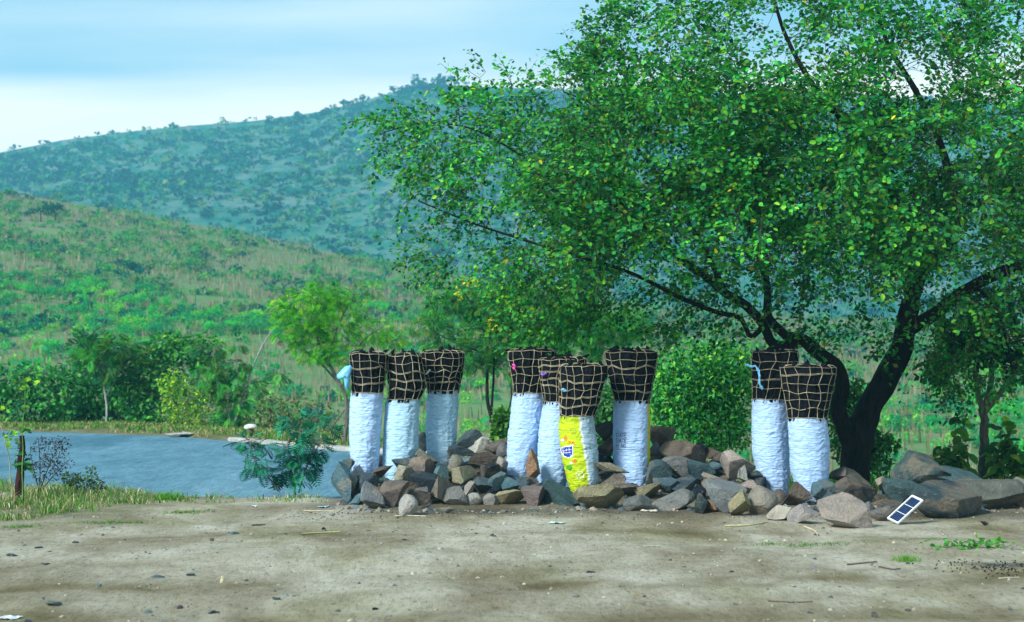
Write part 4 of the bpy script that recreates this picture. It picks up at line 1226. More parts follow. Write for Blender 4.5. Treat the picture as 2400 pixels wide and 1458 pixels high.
# ---------------------------------------------------------------- generic small tree / shrub
def shrub(name, label, cat, base, stems, clumps, n, leaf, size, cols, weights=None, bark=None, group=None, spread=.5, droop=.15, leafmat=None,
          per=1, shell=.5, r_tip=.004, kmax=.02, upw=.75, sag=.08, jitter=0.0):
    """base: world point. stems: list of (pts world, r0, r1). clumps: list of (centre, radii). n foliage units; leaf = (verts, faces)"""
    root = empty(name, base, label, cat, group)
    wood = Mix(); lp, lr = [], []
    for (pts, r0, r1) in stems:
        k = max(8, 4 * len(pts)); pr = resample(np.asarray(pts), k); rr_ = np.linspace(r0, r1, k)
        pr = pr + rr_[:, None] * .3 * rng.normal(size=pr.shape) * (np.linspace(0, 1, k)[:, None])
        wood.add(*tube(pr, rr_, 8 if r0 > .03 else 5)); lp.append(pr); lr.append(rr_)
    lp, lr = np.concatenate(lp), np.concatenate(lr)
    vol = np.array([np.prod(c[1]) ** .75 for c in clumps]); k = rng.choice(len(clumps), n, p=vol / vol.sum())
    C = np.array([c[0] for c in clumps])[k]; R_ = np.array([c[1] for c in clumps])[k]
    q = rand_dir(n) * (rng.random(n) ** (1 / 3 if shell == 0 else shell * .55))[:, None]
    pos = C + q * R_
    pos += jitter * rng.normal(size=pos.shape)
    gzz = ground_z(pos[:, 0], pos[:, 1]); pos[:, 2] = np.maximum(pos[:, 2], gzz + .05)
    step_ = max(1, per)
    tg = pos[::step_]
    att_ = connect(lp, lr, tg, wood, r_tip, 80, sag, 4, kmax)
    gdir = np.repeat(unit(tg - att_ + 1e-3), step_, 0)[:n]
    dr = unit(.5 * gdir + .6 * q / np.maximum(np.linalg.norm(q, axis=1, keepdims=True), .05) + spread * rng.normal(size=pos.shape) + np.array([0, 0, -droop]))
    up_ = unit(np.array([-.1, -.25, upw]) + .42 * rng.normal(size=pos.shape))
    sz = size * rng.uniform(.7, 1.25, n)
    mx2 = Mix(); mx2.add(*place(leaf[0], leaf[1], pos, dr, up_, sz, palette(n, cols, .2, weights)))
    link('stem', wood.mesh('stem', [bark or M_BARK_GREY], True, False), root)
    fo = link('foliage', mx2.mesh('foliage', [leafmat or M_LEAF], False), root); tag(fo, kind='stuff')
    return root
FR, FR2, SL_, LF = (FROND_V, FROND_F), (FROND2_V, FROND2_F), (SIMPLE_V, SIMPLE_F), (LEAF_V, LEAF_F)
def pxs(D, *pts): return [W(a, b, D) for a, b in pts]
def cl(D, px, py, rx, ry, rd=None):
    s = D / FPX; return (W(px, py, D), np.array([rx * s, (rd or rx) * s, ry * s]))

GREEN = [(.05, .32, .03), (.10, .44, .03), (.2, .56, .025), (.02, .2, .04), (.4, .6, .02)]
LUSH = [(.016, .18, .045), (.035, .27, .045), (.008, .11, .045), (.08, .38, .04)]
YG = [(.24, .46, .03), (.15, .36, .03), (.36, .55, .03), (.08, .24, .03)]
TEAL = [(.008, .13, .10), (.012, .2, .13), (.006, .09, .08), (.02, .28, .15)]

# feathery tree behind the leftmost sack
D = 40
shrub('feathery_tree', 'feathery bright green tree with arching trunk behind the leftmost sack', 'tree', W(806, 1045, D),
      [(pxs(D, (806, 1045), (812, 980), (810, 930), (795, 900), (770, 850), (745, 800), (730, 740)), .055, .02), (pxs(D, (795, 900), (740, 840), (690, 800), (672, 770)), .026, .012),
       (pxs(D, (800, 910), (830, 850), (850, 800), (890, 770)), .025, .01), (pxs(D, (770, 850), (790, 770), (830, 690)), .02, .008), (pxs(D, (808, 960), (780, 1000), (770, 1040)), .02, .01)],
      [cl(D, 725, 725, 80, 55), cl(D, 700, 770, 65, 45), cl(D, 790, 745, 70, 60), cl(D, 760, 690, 55, 30), cl(D, 735, 810, 60, 40), cl(D, 790, 825, 55, 30), cl(D, 855, 680, 38, 20), cl(D, 870, 775, 60, 28),
       cl(D, 915, 800, 42, 22), cl(D, 665, 720, 30, 25)],
      2100, FR, .15, GREEN + [(.22, .36, .03)], [.28, .26, .22, .14, .07, .03], M_BARK_GREY, 'trees across the road', droop=.3, per=5, leafmat=M_FEATHER)
# second feathery tree with dark trunks between the third and fourth sacks
D = 37.5
shrub('feathery_tree', 'darker feathery tree with yellow blossom and two thin trunks behind third and fourth sacks', 'tree', W(1158, 1035, D),
      [(pxs(D, (1160, 1035), (1158, 1000), (1144, 950), (1142, 870), (1140, 800), (1120, 740), (1090, 690)), .045, .015), (pxs(D, (1150, 990), (1156, 900), (1160, 800), (1180, 720)), .03, .012),
       (pxs(D, (1158, 1005), (1176, 985), (1192, 960), (1198, 880)), .025, .01), (pxs(D, (1140, 830), (1060, 800), (1020, 780)), .02, .008)],
      [cl(D, 1100, 695, 65, 35), cl(D, 1150, 720, 70, 50), cl(D, 1200, 690, 60, 35), cl(D, 1040, 720, 50, 30), cl(D, 1000, 760, 50, 22), cl(D, 1150, 790, 75, 50), cl(D, 1215, 770, 55, 60),
       cl(D, 1110, 840, 55, 35), cl(D, 1040, 805, 55, 25), cl(D, 1190, 850, 40, 35)],
      2400, FR, .155, LUSH + [(.06, .22, .04), (.20, .30, .02)], [.2, .24, .14, .16, .18, .08], M_BARK_DARK, 'trees across the road', droop=.3, per=5, leafmat=M_FEATHER)
bl = Mix(); D = 37
bp = np.array([W(a, b, D) for a, b in [(1073, 690), (1105, 662), (1225, 675), (1232, 735), (1228, 690), (1180, 700), (1150, 760)] for _ in range(26)]) + rng.normal(size=(182, 3)) * .055
bl.add(*place(SIMPLE_V, SIMPLE_F, bp, rand_dir(182), rand_dir(182), .09, palette(182, [(.62, .58, .02), (.5, .55, .03)])))
par = [o for o in bpy.data.objects if o.name == 'feathery_tree.001'][0]
tag(link('blossom', bl.mesh('blossom', [M_LEAF], False), par), 'yellow flower heads', kind='stuff')
# dim feathery tree behind the middle sacks
D = 36
shrub('feathery_tree', 'tall hazy green tree with ringed thin trunks behind the middle sacks', 'tree', W(1312, 1060, D),
      [(pxs(D, (1312, 1060), (1312, 940), (1314, 830), (1318, 770), (1330, 700)), .05, .02), (pxs(D, (1286, 1050), (1284, 900), (1282, 800), (1276, 730), (1262, 690)), .04, .015), (pxs(D, (1318, 790), (1380, 740), (1450, 720)), .02, .008)],
      [cl(D, 1290, 745, 75, 45), cl(D, 1370, 760, 75, 45), cl(D, 1440, 765, 60, 40), cl(D, 1340, 820, 70, 35), cl(D, 1260, 800, 55, 45), cl(D, 1420, 820, 45, 30), cl(D, 1480, 760, 40, 35)],
      2000, FR, .15, [(.03, .27, .07), (.06, .36, .06), (.12, .45, .05), (.015, .17, .07)], None, M_BARK_GREY, 'trees across the road', droop=.3, per=5, leafmat=M_FEATHER)
# round leafy bush right of the DATE sack
D = 29.5
shrub('leafy_bush', 'rounded bright green bush right of the sack with DATE lettering', 'bush', W(1640, 1080, D),
      [(pxs(D, (1640, 1090), (1650, 1000), (1655, 900), (1670, 830)), .03, .01), (pxs(D, (1640, 1090), (1600, 980), (1570, 880)), .025, .008), (pxs(D, (1640, 1090), (1690, 980), (1740, 890)), .025, .008)],
      [cl(D, 1640, 880, 95, 70), cl(D, 1590, 930, 75, 80), cl(D, 1700, 920, 80, 85), cl(D, 1740, 880, 55, 45), cl(D, 1640, 990, 105, 70), cl(D, 1560, 870, 40, 45), cl(D, 1700, 1010, 70, 50), cl(D, 1670, 835, 60, 26), cl(D, 1535, 960, 30, 60), cl(D, 1610, 815, 22, 18), cl(D, 1765, 845, 26, 22), cl(D, 1720, 815, 24, 14)],
      9500, SL_, .088, [(.06, .37, .06), (.03, .25, .065), (.13, .5, .06), (.015, .16, .06), (.26, .6, .07)], [.3, .25, .22, .15, .08], M_BARK_DARK, 'bushes behind the rock pile', per=14, shell=.75, spread=.7, jitter=.07)
D = 27.6
shrub('leafy_bush', 'low green bush growing behind the big forked trunk', 'bush', W(2010, 1110, D),
      [(pxs(D, (2010, 1120), (2000, 1020), (1985, 940)), .02, .006), (pxs(D, (2010, 1120), (2050, 1050), (2085, 1010)), .018, .006)],
      [cl(D, 1985, 1000, 60, 90), cl(D, 1960, 930, 40, 40), cl(D, 2060, 1040, 50, 30), cl(D, 2040, 1080, 50, 40), cl(D, 2010, 930, 35, 40)],
      3200, SL_, .085, [(.04, .19, .04), (.025, .13, .04), (.08, .27, .04)], None, M_BARK_DARK, 'bushes behind the rock pile', per=12, shell=.8, spread=.7)
D = 31
shrub('leafy_bush', 'pale green scrub bush seen between yellow and DATE sacks', 'bush', W(1420, 1060, D), [(pxs(D, (1420, 1070), (1425, 980), (1420, 930)), .015, .005)],
      [cl(D, 1425, 950, 45, 50), cl(D, 1405, 1000, 35, 50), cl(D, 1230, 1010, 26, 45)][:2], 1500, SL_, .09, [(.07, .24, .05), (.04, .17, .05)], None, M_BARK_DARK, 'bushes behind the rock pile', per=12, shell=.8, spread=.7)
shrub('leafy_bush', 'small yellow-green bush left of the fourth sack', 'bush', W(1186, 1055, D), [(pxs(D, (1186, 1060), (1184, 1010), (1178, 975)), .012, .005)],
      [cl(D, 1180, 985, 22, 30), cl(D, 1172, 1015, 22, 22)], 420, LF, .1, [(.12, .3, .03), (.07, .22, .04)], None, M_BARK_DARK, 'bushes behind the rock pile', per=8, shell=.8, spread=.7)

# light-barked small tree at the right
D = 25.6
r_ = shrub('small_tree', 'small grey-barked tree with three-way fork near the right edge', 'tree', W(2302, 1140, D),
      [(pxs(D, (2302, 1145), (2306, 1060), (2308, 1000), (2304, 960)), .075, .055), (pxs(D, (2304, 965), (2290, 910), (2284, 850), (2280, 780), (2270, 700)), .045, .02),
       (pxs(D, (2306, 965), (2322, 900), (2325, 840), (2330, 760)), .045, .02), (pxs(D, (2308, 965), (2345, 920), (2372, 875), (2395, 830), (2420, 780)), .045, .02)],
      [cl(D, 2280, 820, 90, 50), cl(D, 2360, 800, 70, 60), cl(D, 2240, 780, 60, 40), cl(D, 2390, 860, 40, 40), cl(D, 2190, 870, 50, 25), cl(D, 2330, 720, 90, 50)],
      2600, LF, .078, [(.022, .12, .035), (.035, .16, .035), (.012, .07, .03)], None, M_BARK_GREY, 'trees beside the lot', per=7, shell=.8, spread=.6)
# broad-leaved plants at the foot of the small tree
for nm, lb, bx, stems_, seeds in [('broadleaf_plant', 'tall yellow-green broad-leaved plant left of the small grey tree', 2235, [(2240, 980), (2225, 1030), (2205, 1060), (2262, 1040)], 3),
                                  ('broadleaf_plant', 'broad-leaved green plant right of the small grey tree', 2352, [(2345, 1005), (2368, 1020), (2335, 1050), (2385, 1060)], 4),
                                  ('broadleaf_plant', 'low broad-leaved green plant at the right picture edge', 2400, [(2395, 1085), (2415, 1075), (2385, 1100)], 5)]:
    D = 25.2
    st = [(pxs(D, (bx, 1135), ((bx + a) / 2, (1135 + b) / 2 + 5), (a, b)), .012, .005) for a, b in stems_]
    shrub(nm, lb, 'plant', W(bx, 1135, D), st, [cl(D, a, b + 12, 20, 24) for a, b in stems_] + [cl(D, (bx + a) / 2, (1135 + b) / 2, 22, 30) for a, b in stems_] + [cl(D, bx, 1100, 34, 26)],
          130, LF, .17, [(.10, .27, .03), (.05, .19, .035), (.22, .36, .03), (.03, .13, .03)], [.3, .35, .15, .2], M_BARK_GREY, 'broad-leaved plants at the right', spread=.5, droop=.4, per=2)

# bank of trees across the road, left
def bank(name, label, D, base, stems, clumps, n, leaf, size, cols, per, w_=None, bark=M_BARK_GREY, cat='tree', **kw):
    D += 4.2
    return shrub(name, label, cat, W(base[0], base[1], D), [(pxs(D, *s[0]), s[1], s[2]) for s in stems], [cl(D, *c) for c in clumps], n, leaf, size, cols, w_, bark,
                 'trees and shrubs across the road at left', per=per, **kw)
bank('roadside_bush', 'dense dark green bush at the left picture edge across the road', 47.5, (60, 1000), [([(60, 1005), (55, 930), (60, 870)], .04, .015), ([(60, 1005), (20, 930), (0, 880)], .03, .01), ([(60, 1005), (110, 930), (135, 870)], .03, .01)],
     [(20, 900, 60, 50), (90, 890, 60, 45), (60, 950, 90, 40), (140, 900, 45, 50), (-30, 930, 60, 60), (130, 960, 50, 35)], 2300, LF, .13, LUSH, 12, shell=.8, droop=.3)
bank('roadside_tree', 'slender tree with a pale thin trunk across the road, left', 46.5, (249, 1002), [([(249, 1004), (250, 950), (243, 900), (242, 850), (250, 810)], .035, .018), ([(247, 930), (262, 905), (280, 870)], .015, .006), ([(243, 870), (205, 840), (190, 815)], .014, .006)],
     [(235, 835, 60, 28), (280, 815, 45, 22), (205, 815, 32, 16), (255, 865, 50, 22), (310, 845, 30, 25), (220, 795, 35, 14)], 420, FR2, .3, LUSH + [(.10, .22, .03)], 2, bark=M_BARK_PALE, droop=.3)
bank('roadside_bush', 'deep green bush behind the pale thin trunk across the road', 49, (190, 1000), [([(190, 1005), (195, 930), (200, 870)], .04, .015), ([(190, 1005), (250, 930), (270, 890)], .03, .01)],
     [(180, 905, 55, 55), (240, 925, 65, 55), (200, 965, 75, 35), (290, 935, 55, 60), (300, 975, 50, 30)], 2600, LF, .13, LUSH, 12, shell=.8, droop=.3)
bank('roadside_tree', 'leafy dark green tree with a yellow-green patch across the road', 47, (345, 1004), [([(345, 1006), (350, 920), (365, 850), (400, 800)], .045, .015), ([(350, 930), (320, 860), (330, 830)], .03, .01), ([(352, 920), (430, 860), (470, 820)], .025, .01)],
     [(395, 800, 50, 22), (430, 825, 55, 26), (345, 835, 40, 30), (370, 880, 70, 40), (330, 930, 55, 55), (360, 970, 55, 35), (300, 895, 35, 30), (480, 800, 30, 22), (470, 850, 35, 25)], 2900, LF, .125, LUSH + [(.15, .36, .02)], 12, [.22, .3, .16, .2, .12], shell=.75, droop=.3)
bank('roadside_bush', 'yellow-green twiggy bush at the far road edge', 44.5, (420, 1015), [([(420, 1018), (410, 950), (400, 890)], .015, .005), ([(420, 1018), (440, 940), (460, 880)], .015, .005), ([(420, 1018), (470, 960), (500, 920)], .012, .004)],
     [(405, 900, 36, 40), (430, 930, 50, 50), (400, 960, 30, 40), (480, 930, 35, 40), (450, 975, 55, 30)], 1500, SL_, .11, YG, 9, cat='bush', shell=.8, spread=.8)
bank('roadside_tree', 'leaning sapling with bare whitish branches across the road', 43.5, (540, 1020), [([(540, 1022), (555, 975), (575, 910), (592, 860), (612, 815), (640, 770)], .04, .012), ([(590, 870), (575, 835), (560, 810)], .014, .006), ([(596, 855), (630, 860), (660, 872)], .012, .004), ([(545, 1000), (520, 930), (500, 860), (495, 810)], .03, .01)],
     [(555, 800, 22, 18), (500, 820, 34, 22), (520, 860, 36, 24), (570, 860, 22, 18), (490, 880, 36, 26), (530, 910, 36, 28), (595, 905, 24, 18), (545, 960, 30, 40), (640, 790, 10, 10), (655, 880, 20, 12), (465, 800, 22, 18)], 420, FR2, .25, LUSH + [(.09, .2, .03)], 2, bark=M_BARK_PALE, droop=.45)
bank('roadside_bush', 'thin olive scrub right of the leaning sapling across the road', 42.5, (650, 1025), [([(640, 1030), (635, 970), (640, 920)], .012, .004), ([(690, 1030), (700, 960), (690, 930)], .012, .004), ([(740, 1035), (745, 970), (755, 930)], .012, .004)],
     [(640, 960, 40, 40), (700, 970, 45, 45), (750, 985, 45, 45), (610, 985, 40, 35), (680, 1005, 60, 20)], 900, SL_, .12, [(.09, .17, .04), (.13, .2, .05), (.06, .12, .04), (.16, .14, .06)], 7, cat='bush', shell=.5, spread=.9)
bank('roadside_bush', 'low dark shrub at the foot of the leaning sapling', 44, (535, 1015), [([(535, 1018), (530, 980), (540, 960)], .012, .004)], [(530, 985, 34, 26), (560, 990, 28, 22)], 500, SL_, .13, LUSH, 7, cat='bush', shell=.6, spread=.9)

# dark saplings between the lot and the road
def sapling(label, base, stems, tips, n, size, D):
    shrub('sapling', label, 'sapling', W(*base, D), [(pxs(D, *s), .011, .004) for s in stems], [cl(D, *c) for c in tips], n, FR2, size, TEAL, None, M_BARK_GREY,
          'dark saplings at the road edge', droop=.35, spread=.45, per=1, upw=1.1)
sapling('bushy dark teal sapling with feathery leaves at the road edge', (692, 1158), [[(692, 1160), (690, 1110), (700, 1050), (712, 1000)], [(700, 1155), (720, 1090), (740, 1040), (752, 1000)], [(690, 1120), (668, 1070), (662, 1030)]],
        [(715, 985, 45, 15), (752, 1000, 28, 18), (690, 1010, 36, 18), (705, 1045, 52, 25), (668, 1068, 22, 18), (735, 1050, 26, 25), (700, 1090, 40, 24), (664, 1105, 22, 10), (690, 1130, 28, 12)], 170, .2, 25.2)
sapling('small dark teal sapling leaning left of the bushy one', (655, 1152), [[(655, 1153), (630, 1120), (606, 1095), (590, 1060), (582, 1030)], [(612, 1100), (630, 1095), (640, 1098)]],
        [(580, 1035, 26, 10), (600, 1048, 26, 10), (575, 1070, 18, 12), (605, 1080, 24, 14), (625, 1105, 22, 12), (590, 1095, 18, 10)], 60, .17, 25.0)
# ================================================================== HILLSIDE BUSHES
def bush_template(seed, nq, flat=.8, q=.34):
    r = np.random.default_rng(seed)
    lob = r.normal(size=(5, 3)) * np.array([.45, .45, .22]); lr_ = r.uniform(.42, .7, 5)
    k = r.integers(0, 5, nq); d = unit(r.normal(size=(nq, 3)))
    d[:, 2] = np.where(d[:, 2] < -.3, -d[:, 2], d[:, 2])
    pos = lob[k] + d * lr_[k][:, None] * (r.random(nq) ** .35)[:, None]
    pos[:, 2] = (pos[:, 2] + .55) * flat
    nrm = unit(d + .5 * r.normal(size=(nq, 3)) + np.array([0, 0, .35])); tn = unit(np.cross(nrm, r.normal(size=(nq, 3)))); bt = np.cross(nrm, tn)
    s = q * r.uniform(.5, 1.1, (nq, 1))
    V = np.stack([pos - tn * s, pos - bt * s * .6, pos + tn * s, pos + bt * s * .6], 1).reshape(-1, 3)
    tone = np.repeat(r.uniform(.7, 1.3, nq), 4)
    return V, np.arange(nq * 4).reshape(-1, 4), tone
NEAR_T = [bush_template(s, 420, .85, .095) for s in range(6)]
FAR_T = [bush_template(20 + s, 18, .8, .45) for s in range(6)]
NEARC = [(.06, .46, .06), (.02, .35, .08), (.18, .55, .04), (.0, .11, .10), (.02, .27, .10)]
def hill_spots(n, D0, D1, px0, px1, power=1.0):
    D = D0 + (D1 - D0) * rng.random(n) ** power; px = rng.uniform(px0, px1, n)
    x = (px - 1200) / FPX * D; z = ground_z(x, D)
    return px, D, np.stack([x, D, z], -1), HOR - (z - EYE) / D * FPX
# the 300 that show largest: separate bushes
bmeshes = {}
for ci, cc in enumerate(NEARC):
    for ti, (V, F, tone) in enumerate(NEAR_T):
        bmeshes[ci, ti] = make_mesh('hillside_bush', V, F, [M_FAR], False, np.array(cc)[None] * tone[:, None])
px, D, P_, py = hill_spots(5200, 92, 205, -60, 2460, .8)
patchy = vnoise(P_[:, 0] / 16, P_[:, 1] / 22, 4)
vis = (((px < 1180) & (py < 790 + 60 * (px > 650))) | ((px > 2050) & (py > 850) & (py < 1090))) & (patchy > .35)
vi = np.where(vis)[0]; idx = np.concatenate([vi[px[vi] < 1300][:235], vi[px[vi] > 1300][:65]])
word = {0: 'bright green', 1: 'mid green', 2: 'pale yellow-green', 3: 'dark blue-green', 4: 'dull green'}
for i in idx:
    ci = int(rng.choice(5, p=[.3, .24, .16, .13, .17])); ti = int(rng.integers(0, 6)); s = float(rng.uniform(.55, 1.25))
    o = bpy.data.objects.new('hillside_bush', bmeshes[ci, ti]); COL.objects.link(o)
    o.location = tuple(P_[i] - np.array([0, 0, .1])); o.rotation_euler = (0, 0, float(rng.uniform(0, 6.28))); o.scale = (s, s, s * float(rng.uniform(.8, 1.3)))
    a_, b_ = px[i], py[i]
    wx = 'at the far left' if a_ < 220 else 'above the left roadside bushes' if a_ < 480 else 'above the leaning sapling' if a_ < 640 else 'behind the feathery tree' if a_ < 900 else 'between feathery tree and big crown' if a_ < 1300 else 'right of the big trunk' if a_ < 2170 else 'left of the small grey tree' if a_ < 2310 else 'right of the small grey tree'
    wy = 'high' if b_ < 580 else 'halfway up' if b_ < 660 else 'fairly low' if b_ < 730 else 'low' if b_ < 950 else 'lowest'
    tag(o, f'{word[ci]} bush {wy} on the nearer hillside, {wx}', 'bush', f'{word[ci]} hillside bushes {wy}, {wx}')
# all the others: one mass
mx_ = Mix()
def mass(n, D0, D1, px0, px1, smin, smax, temps, cols, wts, thr, power=1.0, nsc=(16, 22), sink=.15):
    px, D, P_, py = hill_spots(n, D0, D1, px0, px1, power)
    pt_ = .3 * vnoise(P_[:, 0] / nsc[0], P_[:, 1] / nsc[1], 4) + .2 * rng.random(n) + .6 * vnoise(P_[:, 0] / nsc[0] * 4, P_[:, 1] / nsc[1] * 4, 9)
    k = pt_ > thr; P_ = P_[k]; m_ = len(P_)
    s = rng.uniform(smin, smax, m_) * (.75 + .5 * rng.random(m_) ** 3)
    tid = rng.integers(0, len(temps), m_); cc = np.array(cols)[rng.choice(len(cols), m_, p=wts)]
    for ti, (V, F, tone) in enumerate(temps):
        w_ = np.where(tid == ti)[0]
        if not len(w_): continue
        a = rng.uniform(0, 6.28, len(w_))
        up_ = np.tile([0, 0, 1.0], (len(w_), 1)); dr_ = np.stack([np.cos(a), np.sin(a), 0 * a], -1)
        sc_ = np.stack([s[w_], s[w_], s[w_] * rng.uniform(.75, 1.25, len(w_))], -1)
        v_, f_, c_ = place(V, F, P_[w_] - np.array([0, 0, sink]), dr_, up_, sc_, cc[w_])
        mx_.add(v_, f_, c_ * np.tile(tone, len(w_))[:, None])
mass(2150, 92, 175, -150, 2560, .45, 1.1, [bush_template(40 + s, 76, .85, .185) for s in range(6)], NEARC, [.28, .24, .14, .15, .19], .5, .9)
mass(5400, 170, 302, -200, 2600, .5, 1.2, [bush_template(50 + s, 40, .85, .26) for s in range(6)], [(.07, .33, .06), (.03, .24, .08), (.16, .36, .06), (.0, .09, .09), (.10, .2, .07)], [.25, .23, .14, .18, .2], .5, .9)
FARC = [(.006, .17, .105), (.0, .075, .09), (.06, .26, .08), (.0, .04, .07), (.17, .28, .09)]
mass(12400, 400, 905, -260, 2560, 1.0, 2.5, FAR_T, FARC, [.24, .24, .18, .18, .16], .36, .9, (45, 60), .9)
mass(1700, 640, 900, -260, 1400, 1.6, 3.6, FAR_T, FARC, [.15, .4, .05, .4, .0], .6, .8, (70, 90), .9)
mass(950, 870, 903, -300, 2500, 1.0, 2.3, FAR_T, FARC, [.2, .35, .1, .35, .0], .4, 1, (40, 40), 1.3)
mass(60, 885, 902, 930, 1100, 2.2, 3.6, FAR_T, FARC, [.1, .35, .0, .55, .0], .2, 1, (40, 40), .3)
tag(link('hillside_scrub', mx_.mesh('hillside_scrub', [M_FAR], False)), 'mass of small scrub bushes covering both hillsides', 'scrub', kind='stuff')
# one group of dark trees on the shoulder at the left
for k, (a, b, s) in enumerate([(95, 505, 1.7), (130, 502, 2.1), (318, 640, 1.5)]):
    dd = np.linspace(150, 299, 200); xx = (a - 1200) / FPX * dd; rows = HOR - (ground_z(xx, dd) - EYE) / dd * FPX
    D = float(dd[np.argmin(np.abs(rows - b - 14))]); xq = (a - 1200) / FPX * D
    V, F, tone = NEAR_T[k]
    zq = float(ground_z(xq, D))
    o = bpy.data.objects.new('hillside_tree', None); COL.objects.link(o); o.location = (xq, D, zq)
    tag(link('crown', make_mesh('crown', V * s, F, [M_FAR], False, np.array([.0, .075, .06])[None] * tone[:, None]), o, (0, 0, .5)), kind='stuff')
    link('trunk', make_mesh('trunk', *tube(np.array([[0, 0, -.3], [.05, 0, .5], [0, .05, 1.2]]), [.12, .1, .05], 7), [M_BARK_DARK], True), o, (0, 0, 0))
    tag(o, ['dark tree on the brown shoulder of the hill at far left', 'darkest tree on the brown shoulder, right of another dark tree', 'round dark tree standing out mid slope at left'][k], 'tree', 'dark trees on the near hillside')
# dry grass streaks
def blades(n, P_, h, wd, cols, wts=None, lean=.25, two=True):
    a = rng.uniform(0, 6.28, n); side = np.stack([np.cos(a), np.sin(a) * .5, 0 * a], -1) * (wd * .5)[:, None]
    ln = rng.normal(size=(n, 2)) * lean
    mid = P_ + np.stack([ln[:, 0] * h * .25, ln[:, 1] * h * .25, h * .55], -1)
    tip = P_ + np.stack([ln[:, 0] * h, ln[:, 1] * h, h * (1 - .35 * np.minimum(1, np.abs(ln).sum(1)))], -1)
    V = np.stack([P_ - side, P_ + side, mid + side * .7, mid - side * .7, tip], 1).reshape(-1, 3)
    b = np.arange(n)[:, None] * 5
    c = np.repeat(palette(n, cols, .2, wts), 5, 0)
    return V, b + np.array([[0, 1, 2, 3]]), b + np.array([[3, 2, 4]]), c
px, D, P_, py = hill_spots(40000, 86, 300, -250, 2650, .75)
pk = vnoise(P_[:, 0] / 9, P_[:, 1] / 12, 7) + .3 * vnoise(P_[:, 0] / 2.5, P_[:, 1] / 3, 2)
P_ = P_[pk > .40]; n = len(P_)
V, q4, q3, c = blades(n, P_, rng.uniform(.4, 1.25, n), rng.uniform(.05, .16, n), [(.25, .19, .12), (.30, .22, .15), (.17, .17, .07), (.11, .17, .05), (.34, .27, .17)], [.28, .22, .2, .2, .1], .12)
tag(link('dry_grass', make_mesh('dry_grass', V, [q4, q3], [M_GRASS], False, c)), 'tall dry tan grass streaking the nearer hillside', 'grass', kind='stuff')

# ================================================================== VERGE GRASS
def on_ground(px, py):
    """ground point of the flat lot seen at a photo pixel"""
    D = EYE * FPX / (py - HOR); x = (px - 1200) / FPX * D
    for _ in range(6):
        z = float(ground_z(x, D)); D = (EYE - z) * FPX / (py - HOR); x = (px - 1200) / FPX * D
    return np.array([x, D, z])
GR = [(.07, .22, .03), (.12, .29, .035), (.04, .14, .03), (.30, .26, .12), (.40, .34, .18)]
def patch_grass(name, label, P_, hmin, hmax, w_=.012, wts=None, cols=GR, lean=.5, group=None, cat='grass'):
    n = len(P_); P_ = P_.copy(); P_[:, 2] = ground_z(P_[:, 0], P_[:, 1]) - .008
    V, q4, q3, c = blades(n, P_, rng.uniform(hmin, hmax, n), rng.uniform(.6, 1.5, n) * w_, cols, wts, lean)
    return tag(link(name, make_mesh(name, V, [q4, q3], [M_GRASS], False, c)), label, cat, group, 'stuff')
n = 60000
x = rng.uniform(-9, -1.9, n); y = rng.uniform(20.3, 30, n); ne = near_edge(x)
pxg = 1200 + x / y * FPX; row = HOR + EYE * FPX / y
low_line = np.interp(pxg, [-200, 0, 120, 250, 400, 560, 700, 770], [1245, 1222, 1212, 1192, 1183, 1172, 1172, 1172])
k = (row < low_line + 14 * fbm(x * 2, y * 2, 3, 3)) & (y < ne + .25) & (pxg < 775)
k &= (vnoise(x * 2.2, y * 2.2, 5) + .3 * vnoise(x * 7, y * 7, 6) > .56) & ((pxg < 330) | (rng.random(n) < .55))
x, y, pxg = x[k], y[k], pxg[k]
hh = np.interp(pxg, [0, 260, 400, 775], [1, .9, .5, .4])
P_ = np.stack([x, y, 0 * x], -1)
P_[:, 2] = ground_z(x, y) - .01
n = len(P_)
V, q4, q3, c = blades(n, P_, rng.uniform(.04, .2, n) * hh * np.interp(vnoise(x * 3.5, y * 3.5, 11), [.25, .75], [.25, 1.5]) + .012, rng.uniform(.007, .018, n), GR + [(.55, .50, .34)], [.24, .16, .2, .16, .14, .10], .8)
tag(link('verge_grass', make_mesh('verge_grass', V, [q4, q3], [M_GRASS], False, c)), 'green and straw coloured grass along the near road edge', 'grass', kind='stuff')
n = 26000
x = rng.uniform(-16, 1, n); d = rng.uniform(.25, 5.5, n) ** 1.0; y = far_edge(x) + d
k = vnoise(x * 1.2, y * 1.2, 6) > .3
patch_grass('far_verge_grass', 'grass strip along the far side of the road', np.stack([x, y, 0 * x], -1)[k], .03, .18, .03, [.25, .25, .14, .2, .16], lean=.5)
x = rng.uniform(3.5, 8, 5000); y = rng.uniform(24.3, 27.5, 5000)
patch_grass('bank_grass', 'green grass behind the boulders at the right', np.stack([x, y, 0 * x], -1), .08, .3, .016, [.4, .25, .2, .1, .05], lean=.4)
